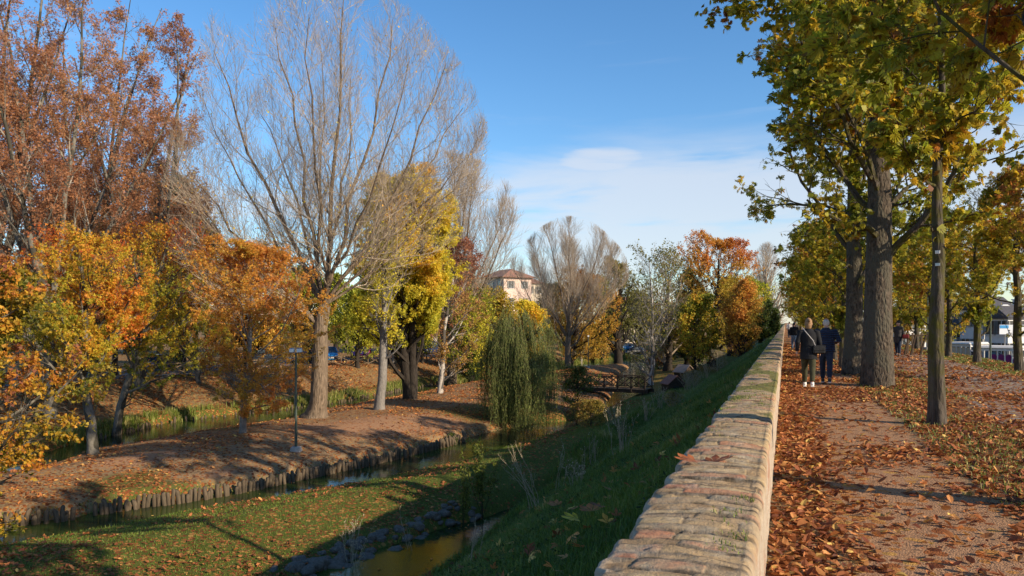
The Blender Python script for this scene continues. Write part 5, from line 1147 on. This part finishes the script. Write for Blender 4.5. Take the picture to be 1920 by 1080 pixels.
# ------------------------------------------------------------------ fallen leaves
def curled(name, x, y, z, size, mat_, mean=.5, tpl=None, lift=.6, amp=.3):
    n = len(x); V0 = np.array([[0, -.5, 0.0], [.26, -.15, .10], [.24, .2, .12], [0, .5, .03], [-.24, .2, .10], [-.26, -.15, .12], [0, -.15, 0], [0, .2, .0]])
    F = [np.array([[0, 1, 6], [0, 6, 5], [7, 2, 3], [4, 7, 3]]), np.array([[6, 1, 2, 7], [5, 6, 7, 4]])]
    a = r_.uniform(0, 2*np.pi, n); tx_, ty_ = r_.normal(0, .28, n), r_.normal(0, .28, n); cu = r_.uniform(-.6, 2.2, n); s = size*r_.uniform(.28, 1.35, n)
    L = V0[None]*np.stack([np.ones(n)*1.0, np.ones(n), cu*1.2], 1)[:, None]*s[:, None, None]; L[..., 2] += L[..., 1]**2/s[:, None]*r_.uniform(-.5, .9, n)[:, None]+np.abs(L[..., 0])*0
    L[..., 2] += L[..., 0]*tx_[:, None]+L[..., 1]*ty_[:, None]; L[..., 2] -= L[..., 2].min(1, keepdims=True)
    c_, s_ = np.cos(a)[:, None], np.sin(a)[:, None]; X = L[..., 0]*c_-L[..., 1]*s_+x[:, None]; Yy = L[..., 0]*s_+L[..., 1]*c_+y[:, None]; Z = L[..., 2]+(z+r_.uniform(0, .012, n))[:, None]
    off = (np.arange(n)*8)[:, None, None]; tone = np.clip(mean+r_.normal(0, amp, n), 0, 1); sh = r_.random(n)
    o = link(name, npmesh(name, np.stack([X, Yy, Z], -1).reshape(-1, 3), [(f[None]+off).reshape(-1, f.shape[1]) for f in F], mat_, attrs={'tone': ('FACE', 'FLOAT', np.concatenate([np.repeat(tone, len(f)) for f in F])), 'shade': ('FACE', 'FLOAT', np.concatenate([np.repeat(sh, len(f)) for f in F]))}))
    tag(o, kind='stuff'); return o
x, y = scatter(240000, -.09, 8.5, 2.2, 62, 1.9); n_ = fbm(x*.9, y*.55, 0, 91, 4); n2_ = fbm(x*3.5, y*2.2, 0, 92, 3)
dp = np.where(x < .35, 1.0, np.where(x < 1.85, .10+.9*sm(.53, .66, n_), np.where(x < 3.6, .55+.6*sm(.4, .6, n_), .12+.55*sm(.45, .62, n_)*sm(26, 8, y)+.25*sm(.5,.62,n_))))
dp = dp*(.35+1.1*sm(.36, .56, n2_)); edge_pile = sm(.75, .1, x)*1.3; k_ = r_.random(len(x)) < np.clip(dp+edge_pile*.7, 0, 1)*.80; x, y = x[k_], y[k_]; z = height(x, y)
curled('fallen_leaves', x, y, z+.02*sm(.5, 0, x)*r_.random(len(x)), .070+y*.0011, LF['dry'], .45)
x, y = scatter(30000, -26, -8.8, 12, 60, 1.2); d = sdist(x, y); n_ = .6*fbm(x*.35, y*.35, 0, 95, 3)+.4*fbm(x*1.3, y*1.3, 0, 98, 3); m0 = inside(np.array([(-37, 1), (-36.5, 15)]+wB3+wL2[::-1]+[(-27, 9)]), x, y); k_ = (d > .25) & ~m0 & (r_.random(len(x)) < sm(.44, .6, n_)*sm(-8.8, -12, x)); x, y, d = x[k_], y[k_], d[k_]
curled('scattered_leaves', x, y, height_d(x, y, d)+.03, .13, LF['dry'], .34, amp=.22)
x, y = scatter(150000, -40, -12, 12, 95, 1.25); d = sdist(x, y); m0 = inside(np.array([(-37, 1), (-36.5, 15)]+wB3+wL2[::-1]+[(-27, 9)]), x, y); n_ = fbm(x*.4, y*.4, 0, 96, 3); k_ = (d > .15) & m0 & (r_.random(len(x)) < .05+.65*sm(.42, .62, n_)*(.3+.7*sm(.4, .6, fbm(x*1.5, y*1.5, 0, 97)))); x, y, d = x[k_], y[k_], d[k_]
bb = np.zeros(len(x))
for (px_, py_, rx, ry) in ((680, 800, 5.5, 2.6), (790, 790, 4, 2.2), (270, 858, 2.6, 1.3), (405, 890, 1.4, .8)):
    c_ = G(px_, py_); u, v = x-c_[0], y-c_[1]; uu = u*.35+v*.94; vv = -u*.94+v*.35; bb = np.maximum(bb, np.exp(-((uu/rx)**2+(vv/ry)**2)))
k_ = r_.random(len(x)) > bb*.85; x, y, d = x[k_], y[k_], d[k_]
curled('island_leaves', x, y, height_d(x, y, d), .12+.0010*y, LF['dry'], .62, amp=.22)
x, y = scatter(60000, -52, -32, 25, 120, 1.0); d = sdist(x, y); k_ = (d > .8) & (r_.random(len(x)) < .12+.5*sm(.45, .6, fbm(x*.4, y*.4, 0, 99, 3))) & (x < np.interp(y, _fy, _fx)); x, y, d = x[k_], y[k_], d[k_]
curled('far_bank_leaves', x, y, height_d(x, y, d), .24, LF['dry'], .62, amp=.22)
x, y = scatter(26000, -34, -8, 12, 62, 1.2); d = sdist(x, y); k_ = (d < -.05) & (r_.random(len(x)) < .02+.30*sm(-.9, -.1, d)*sm(.45, .6, fbm(x*.5, y*.5, 0, 120, 3))); x, y = x[k_], y[k_]
curled('floating_leaves', x, y, np.full(len(x), ZW+.004), .11, LF['dry'], .6)
# single leaves that read on their own
def big_leaf(label, x, y, z, s, mat_, tone, rz, nm='fallen_chestnut_leaf'):
    V0, F0 = tpl_palm(5, True, .22, .1); V = V0*s; V[:, 2] = np.abs(V[:, 2])*.8+.3*V[:, 0]**2/s+.02*s*np.sin(V[:, 1]*30/s*.1); o = link(nm, npmesh(nm, V, F0, mat_, attrs={'tone': ('FACE', 'FLOAT', np.full(sum(len(f) for f in F0), tone)), 'shade': ('FACE', 'FLOAT', r_.random(sum(len(f) for f in F0)))})); o.location = (x, y, z); o.rotation_euler = (.1, -.1, rz); tag(o, label, 'leaf'); return o
for px_, py_, lb, rz, tn in ((1305, 868, 'curled brown chestnut leaf on the parapet top, left one of the pair', 1.9, .35), (1338, 866, 'dark brown chestnut leaf on the parapet top, right one of the pair', -.7, .1)):
    x, y = P(px_, py_, .64); big_leaf(lb, x, y, wall_top(x, y)+.012, .26, LF['dry'], tn, rz)
for px_, py_, lb, rz, tn, mt in ((1110, 985, 'orange chestnut leaf lying in the dark bank grass', .4, .8, 'orange'), (1085, 1000, 'yellow chestnut leaf lying in the dark bank grass', 2.0, .75, 'yellow'), (1045, 965, 'pinkish brown leaf on the dark bank grass', 1, .6, 'dry'), (1130, 975, 'red brown leaf on the grass close to the parapet', 3, .2, 'dry')):
    x, y, z = G(px_, py_); big_leaf(lb, x, y, z+.20, .42, LF[mt], tn, rz)
# ------------------------------------------------------------------ weeds, sapling, shrubs on the bank
strawm = simple('straw_stem', (.34, .28, .19), .9, .3, 10)
def weed(label, px_, py_, top, spread, n, seed, lean=0, seeds=60, name='dry_weed', leafn=0):
    x, y, z = G(px_, py_); d = depth(x, y); h = ZD(top, d)-z; sp = spread/FPX*d*.65; rg_ = np.random.default_rng(seed); stems, rads = [], []
    for k in range(n):
        a = rg_.uniform(0, 6.28); t = rg_.uniform(.2, 1)*sp; L = h*rg_.uniform(.55, 1); tx, ty = t*math.cos(a)*ca+lean*h*ca, t*math.cos(a)*sa+.4*t*math.sin(a)+lean*h*sa
        b0 = rg_.normal(0, .13, 2); pts = [(b0[0]+tx*s**1.4+rg_.normal(0, .012), b0[1]+ty*s**1.4, L*s*(1-.06*s)-.05) for s in np.linspace(0, 1, 9)]; stems.append(pts); rads.append(np.linspace(.0075, .004, 9)*(d/16)**.5)
    src = (np.array(stems), np.array(rads), np.arange(n)); l1 = grow(rg_, src, dict(n=5, t=(.4, 1), ang=26, len=h*.2, up=.3, rr=.7, rmin=.004, k=4)); l2 = grow(rg_, l1, dict(n=4, t=(.4, 1), ang=30, len=h*.07, up=.3, rr=.8, rmin=.0035, k=3))
    r = empty(name, (x, y, z), 0, label, 'weed', 'dry weeds on the shaded bank'); link('stalk', tube_mesh('stalk', [src, l1, l2], (5, 3, 3), strawm), r)
    pos, i, ax = on_twigs(rg_, l2, seeds*n//3, .012, (.4, 1)); sh_ = link('seed_head', leaf_mesh('seed_head', rg_, pos, .035, 'quad', LF['straw'], rg_.random(len(pos))), r); sh_['kind'] = 'stuff'
for i, a in enumerate([
    ('tallest cluster of upright straw stalks halfway along the dark bank', 1163, 858, 752, 30, 12, 0, 40), ('pair of forked dry stalks left of the tallest straw cluster', 1108, 880, 800, 26, 6, .0, 50),
    ('fan of thin bare stems rising over the near canal mouth', 1006, 960, 822, 60, 8, -.25, 8), ('single seeded stalk leaning right beside the fan of bare stems', 1046, 925, 815, 14, 3, .1, 90),
    ('bushy seeded stalks between the fan and the forked pair', 1078, 918, 850, 34, 9, .05, 70), ('tall lone dry stalk in front of the rocks', 765, 1095, 935, 12, 2, -.15, 20),
    ('fine tangled twigs at the bottom edge before the rocks', 655, 1095, 960, 55, 10, 0, 40), ('thin dry stems standing in the near canal bend', 895, 1060, 962, 34, 5, .1, 30),
    ('tuft of pale dry stems upslope of the tallest straw cluster', 1212, 795, 742, 26, 9, .05, 80), ('dry weeds just below the wooden huts', 1238, 772, 722, 30, 10, 0, 90),
    ('dense dry weeds right of the wooden huts', 1290, 738, 690, 34, 12, 0, 90), ('dry weeds low beside the parapet beyond the huts', 1325, 710, 668, 26, 10, 0, 80), ('pale twisted stems in front of the footbridge', 1150, 800, 745, 22, 6, -.2, 40),
    ('bent dry stem lying towards the parapet', 1195, 905, 868, 30, 3, .5, 10)]): weed(*a[:6], 200+i, *a[6:])
for i, a in enumerate([(1262, 770, 735, 26, 'green leafed weeds before the huts'), (1345, 700, 655, 24, 'green leafed weeds by the parapet'), (1300, 735, 700, 22, 'olive weeds between the huts and the parapet')]):
    leafy('leafy_weed', a[4], 'weed', (a[0], a[1]), a[2], a[3], a[1], 'dull', 700, .09, 'ptwig', 230+i, mean=.5, r0=.02)
# leafy sapling over the near canal
def sapling(label, px_, py_, top, n, seed, size, mat_='green', spread=34, nl=130, mean=.85, name='privet_sapling'):
    x, y, z = G(px_, py_); d = depth(x, y); h = ZD(top, d)-z; rg_ = np.random.default_rng(seed); sp = spread/FPX*d; st_ = []
    for k in range(n): a = rg_.uniform(0, 6.28); t = sp*rg_.uniform(.2, 1); L = h*rg_.uniform(.6, 1.0) if k else h; st_.append([(t*math.cos(a)*ca*s, t*math.cos(a)*sa*s+.3*t*math.sin(a)*s, L*s) for s in np.linspace(0, 1, 9)])
    src = (np.array(st_), np.tile(np.linspace(.009, .004, 9), (n, 1)), np.arange(n)); l1 = grow(rg_, src, dict(n=6, t=(.3, 1), ang=45, len=h*.2, up=.4, k=4, rr=.6, rmin=.004))
    r = empty(name, (x, y, z), 0, label, 'sapling'); link('stem', tube_mesh('stem', [src, l1], (5, 3), BK['dark']), r); pos, i, ax = on_twigs(rg_, l1, nl*n//2, .03, (.1, 1)); p2, _, _ = on_twigs(rg_, src, nl*n//3, .03, (.35, 1)); pos = np.concatenate([pos, p2])
    TP['oval'] = (np.array([[0, 0, 0], [.2, .3, .05], [.2, .65, .05], [0, 1, 0], [-.2, .65, .05], [-.2, .3, .05]]), [np.array([[0, 1, 2, 3], [0, 3, 4, 5]])])
    link('leaves', leaf_mesh('leaves', rg_, pos, size, 'oval', LF[mat_], np.clip(mean+rg_.normal(0, .2, len(pos)), 0, 1), droop=-.3), r)
sapling('leafy green sapling with paired oval leaves reaching over the near canal', 905, 985, 832, 7, 301, .12, spread=40, nl=150)
sapling('smaller leafy shoot left of the tall green sapling', 868, 990, 872, 4, 302, .11, spread=16, nl=110)
leafy('green_bush', 'airy green bush on the water edge in front of the footbridge', 'bush', (1082, 786), 690, 44, 786, 'green', 8000, .10, 'dark', 310, mean=.75, r0=.04, hole=(1.2, .40))
leafy('yellow_bush', 'low yellowing bush below the airy green bush at the bend', 'bush', (1108, 798), 752, 40, 798, 'dull', 4500, .09, 'dark', 311, mean=.8, r0=.03)
leafy('brown_shrub', 'rusty brown twiggy shrub at the foot of the pale stemmed tree', 'bush', (1235, 692), 664, 38, 690, 'rust', 2500, .16, 'dark', 312, mean=.6, r0=.05)
leafy('brown_shrub', 'reddish brown shrub under the big orange tree by the embankment', 'bush', (1385, 672), 625, 40, 672, 'rust', 4000, .18, 'dark', 313, mean=.6, r0=.05)
leafy('water_edge_shrub', 'small green shrub at the water edge in front of the palisade', 'bush', (846, 842), 815, 13, 842, 'green', 900, .08, 'dark', 314, mean=.8, r0=.02)
leafy('dark_shrub', 'dark green shrub at the bank behind the left side of the willow', 'bush', (885, 0), 665, 26, 722, 'green', 3500, .14, 'dark', 315, d=78, mean=.3, r0=.04)
# ------------------------------------------------------------------ people
def ring(mb, rows, k=16):
    """closed loft of elliptical rings (x, y, z, rx, ry)"""
    th = np.arange(k)*2*np.pi/k; V = []
    for (x, y, z, rx, ry) in rows: V += [(x+rx*math.cos(t)*(1-.06*abs(math.sin(2*t))), y+ry*math.sin(t), z) for t in th]
    n = len(rows); V += [(rows[0][0], rows[0][1], rows[0][2]-.01), (rows[-1][0], rows[-1][1], rows[-1][2]+.01)]
    Q = [(i*k+j, i*k+(j+1) % k, (i+1)*k+(j+1) % k, (i+1)*k+j) for i in range(n-1) for j in range(k)]
    T = [(n*k, (j+1) % k, j) for j in range(k)]+[(n*k+1, (n-1)*k+j, (n-1)*k+(j+1) % k) for j in range(k)]
    return mb.add(V, Q, T)
def remesh(o, vox, smooth=4):
    m = o.modifiers.new('surface', 'REMESH'); m.mode = 'VOXEL'; m.voxel_size = vox; m.use_smooth_shade = True
    s = o.modifiers.new('smooth', 'SMOOTH'); s.iterations = smooth; s.factor = .5
skin = simple('skin', (.46, .27, .20), .6, .06, 10)
def cloth(name, c, rough=.85, quilt=None):
    m = NM(name); v = m.coord(); n = m.noise(v, 14, 4); cc = m.mix(m.ramp(n, [(.3, 0.), (.7, 1.)]), tuple(x*.8 for x in c), tuple(x*1.25 for x in c)); nm = m.bump(n, .4, .02)
    if quilt:
        w = m.n.new('ShaderNodeTexWave'); w.bands_direction = 'Z'; w.wave_profile = 'SIN'; w.inputs['Scale'].default_value = quilt; w.inputs['Distortion'].default_value = .5; m.l.new(v, w.inputs[0])
        nm = m.bump(w.outputs[1], .9, .03); cc = m.mix(m.math('MULTIPLY', m.ramp(w.outputs[1], [(0, 1.), (.25, 0.)]), .6), cc, tuple(x*.35 for x in c))
    m.bsdf(cc, rough, nm, spec=.3); return m.m
def person(label, loc, rz, hgt, coat, trou, hair_m, shoe, coatlen=.55, stride=.16, arms='down', hair='short', sole=None, hat=None, build=1.0, ankle=True, vox=.014):
    s = hgt/1.72; r = empty('person', loc, rz, label, 'person'); r.scale = (s, s, s); B = build
    hipz = .92; fl_, fr_ = stride, -stride*.8       # feet positions along the walking direction
    kn = {-1: (-.09, fl_*.55+.04, .50), 1: (.09, fr_*.45+.03, .50)}; an_ = {-1: (-.085, fl_, .09), 1: (.085, fr_-.02, .12 if stride > .05 else .09)}
    sh = {-1: (-.185*B, 0, 1.41), 1: (.185*B, 0, 1.41)}
    if arms == 'down': el = {k: (k*.255*B, -.03+.05*k, 1.14) for k in (-1, 1)}; wr = {k: (k*.27*B, .04+.06*k, .90) for k in (-1, 1)}
    elif arms == 'front': el = {k: (k*.285*B, -.02, 1.15) for k in (-1, 1)}; wr = {k: (k*.20*B, .20, 1.08) for k in (-1, 1)}
    else: el = {-1: (-.25, -.03, 1.14), 1: (.30, .06, 1.16)}; wr = {-1: (-.26, .05, .90), 1: (.27, .22, 1.08)}
    b = MB()
    ring(b, [(0, 0, .86, .12, .09), (0, 0, .95, .165*B, .115), (0, 0, 1.10, .145*B, .105), (0, 0, 1.28, .17*B, .12), (0, 0, 1.40, .175*B, .105), (0, 0, 1.45, .10, .075), (0, .0, 1.50, .058, .06), (0, .01, 1.56, .055, .06)])
    ring(b, [(0, .02, 1.50, .045, .055), (0, .025, 1.54, .066, .082), (0, .02, 1.60, .077, .096), (0, .01, 1.66, .078, .10), (0, .005, 1.71, .064, .083), (0, 0, 1.735, .03, .04)])
    ring(b, [(0, .112, 1.575, .012, .016), (0, .118, 1.60, .014, .018), (0, .105, 1.635, .008, .010)], 8)      # nose
    for k in (-1, 1):
        ring(b, [(k*.080, .0, 1.575, .008, .014), (k*.086, -.004, 1.60, .010, .020), (k*.084, -.006, 1.63, .008, .016)], 8)      # ear
        b.tube([(k*.085, 0, .90), kn[k], an_[k]], [.092, .058, .04], 10); b.tube([an_[k], (an_[k][0], an_[k][1]+.02, .05), (an_[k][0]*1.05, an_[k][1]+.14, .035)], [.04, .042, .026], 8)
        b.tube([sh[k], el[k], wr[k]], [.055, .042, .028], 10)
        w = Vector(wr[k]); dirv = (w-Vector(el[k])).normalized(); side_ = dirv.cross(Vector((k, 0, 0))).normalized()
        palm = w+dirv*.055; b.tube([w, palm], [.027, .036], 8)
        for f_ in range(4):
            q = palm+side_*(f_-1.5)*.019+dirv*.01; L = (.062, .072, .068, .052)[f_]; b.tube([q, q+dirv*L*.55, q+dirv*L*.9+Vector((-k*.02, .0, 0))], [.0095, .009, .007], 6)
        b.tube([w+dirv*.02+side_*.028, w+dirv*.05+side_*.052, w+dirv*.085+side_*.055], [.011, .010, .008], 6)
    o = b.build('body', skin, r); remesh(o, .010, 3)
    # coat
    c_ = MB(); zb = 1.44-coatlen*1.02
    ring(c_, [(0, 0, zb, .20*B, .150), (0, 0, zb+.12, .205*B, .155), (0, 0, 1.10, .185*B, .145), (0, 0, 1.28, .205*B, .150), (0, 0, 1.385, .205*B, .130), (0, 0, 1.44, .135, .10), (0, .0, 1.495, .082, .085)])
    for k in (-1, 1): e_ = Vector(wr[k])-(Vector(wr[k])-Vector(el[k])).normalized()*.02; c_.tube([(sh[k][0]*.9, 0, 1.40), sh[k], el[k], tuple(e_)], [.078, .084, .066, .050], 12)
    o = c_.build('coat', coat, r); remesh(o, vox, 3)
    t_ = MB(); ring(t_, [(0, 0, .82, .15*B, .11), (0, 0, .92, .18*B, .135), (0, 0, 1.02, .17*B, .125)])
    for k in (-1, 1): t_.tube([(k*.082, 0, .93), kn[k], (an_[k][0], an_[k][1], an_[k][2]+.03)], [.112, .080, .060], 12)
    o = t_.build('trousers', trou, r); remesh(o, .014, 3)
    for k in (-1, 1):
        a = an_[k]; q = MB().tube([(a[0], a[1]-.05, a[2]-.045), (a[0], a[1]+.02, a[2]-.04), (a[0]*1.05, a[1]+.12, a[2]-.055), (a[0]*1.08, a[1]+.19, a[2]-.065)], [.042, .048, .043, .028], 10).tube([(a[0], a[1]-.01, a[2]+.02), (a[0], a[1]-.01, a[2]-.04)], [.042, .045], 10)
        f_ = q.build('shoe', shoe, r, True); MB().bar((a[0], a[1]-.09, a[2]-.083), (a[0]*1.06, a[1]+.20, a[2]-.083), .085, .022, bev=.008).build('sole', sole or shoe, f_)
    hm = MB()
    if hair == 'bob': ring(hm, [(0, -.05, 1.49, .062, .045), (0, -.048, 1.53, .074, .058), (0, -.035, 1.58, .084, .080), (0, -.02, 1.64, .091, .100), (0, -.010, 1.70, .083, .098), (0, -.005, 1.745, .055, .066), (0, 0, 1.762, .02, .03)]); ring(hm, [(.015, -.115, 1.66, .02, .02), (.015, -.125, 1.69, .036, .036), (.015, -.12, 1.73, .030, .03)], 10)
    elif hair == 'ring': ring(hm, [(0, -.05, 1.55, .058, .045), (0, -.03, 1.59, .080, .074), (0, -.03, 1.64, .084, .080), (0, -.03, 1.675, .079, .073), (0, -.03, 1.70, .060, .055)])
    else: ring(hm, [(0, -.04, 1.56, .06, .05), (0, -.02, 1.62, .086, .092), (0, -.005, 1.69, .083, .096), (0, 0, 1.745, .05, .06), (0, 0, 1.755, .02, .02)])
    o = hm.build('hair', hair_m, r); remesh(o, .010, 2)
    if hat: hh_ = MB(); ring(hh_, [(0, 0, 1.655, .094, .108), (0, 0, 1.70, .092, .105), (0, 0, 1.75, .070, .08), (0, 0, 1.775, .03, .035)]); hh_.build('hat', hat, r, True)
    return r
navy = cloth('navy_quilted_jacket', (.018, .028, .060), .5, 5.2); blk = cloth('black_wool_coat', (.008, .009, .012)); olive = cloth('olive_trousers', (.042, .042, .020)); jean = cloth('dark_blue_jeans', (.015, .024, .048)); char = cloth('charcoal_coat', (.05, .048, .05)); ltj = cloth('light_blue_jeans', (.12, .17, .24)); red = cloth('dark_red_leather', (.12, .012, .015), .5)
hb = simple('blonde_hair', (.26, .145, .065), .6, .35, 30, .5); hw = simple('white_hair', (.50, .44, .38), .7, .1, 30); hd = simple('dark_hair', (.03, .02, .015), .6, .2, 30); wsh = simple('white_shoe', (.72, .70, .66), .6, .05); bsh = simple('dark_shoe', (.03, .028, .03), .5, .1)
wx, wy_ = P(1516, 728, 0); mx, my = P(1549, 720, 0)
wo_ = person('woman with blonde hair in black coat, olive trousers and white trainers walking away', (wx, wy_, .03), 0.0, 1.70, blk, olive, hb, wsh, .72, .20, 'down', 'bob', build=1.02)
person('man with white hair in navy quilted jacket and jeans walking beside the blonde woman', (mx, my, .03), -.05, 1.71, navy, jean, hw, bsh, .60, .22, 'front', 'ring', sole=wsh, build=1.15)
# shoulder bag on the woman's right hip
s_ = 1.70/1.72; r = empty('shoulder_bag', (wx+.24, wy_-.10, .03+.95), .25, 'black shoulder bag with long pale strap hanging at the hip of the blonde woman', 'bag')
MB().box((0, 0, 0), (.30, .11, .22), bev=.035).build('body', cloth('black_leather', (.010, .010, .011), .45), r); MB().box((0, -.06, .04), (.28, .015, .13), bev=.01).build('flap', cloth('black_leather_flap', (.014, .014, .015), .4), r)
sp_ = [(-.10, -.03, .10), (-.16, -.075, .22), (-.28, -.10, .36), (-.36, -.085, .46), (-.385, .0, .53), (-.36, .10, .50)]; MB().tube(sp_, .011, 6).build('strap', simple('pale_strap', (.35, .34, .34), .6, .1), r)
x, y = P(1684, 668, 0); person('person in dark grey coat and cap carrying a dark red bag on the avenue', (x, y, .02), math.pi-.4, 1.68, char, jean, hd, bsh, .75, .10, 'bent', 'short', hat=cloth('dark_cap', (.03, .03, .035)), vox=.02)
o = MB().box((0, 0, 0), (.30, .14, .20), bev=.04).build('hand_bag', red, None, loc=(x+.30, y-.25, .98)); tag(o, 'dark red handbag held by the person in the dark grey coat', 'bag')
x, y = P(1489, 657, 0); person('person in black jacket and pale jeans far ahead beside the parapet', (x, y, .02), .1, 1.62, blk, ltj, hd, bsh, .5, .18, 'down', 'short', vox=.02)
x, y = P(1480, 634, 0); person('tiny distant walker in a pale jacket at the end of the path', (x, y, .02), .0, 1.7, cloth('pale_jacket', (.45, .44, .42)), jean, hd, bsh, .5, .15, 'down', vox=.03)
x, y = P(1487, 637, 0); person('tiny distant walker in a dark coat near the end of the path', (x+.2, y, .02), .0, 1.7, char, jean, hd, bsh, .7, .15, 'down', vox=.03)
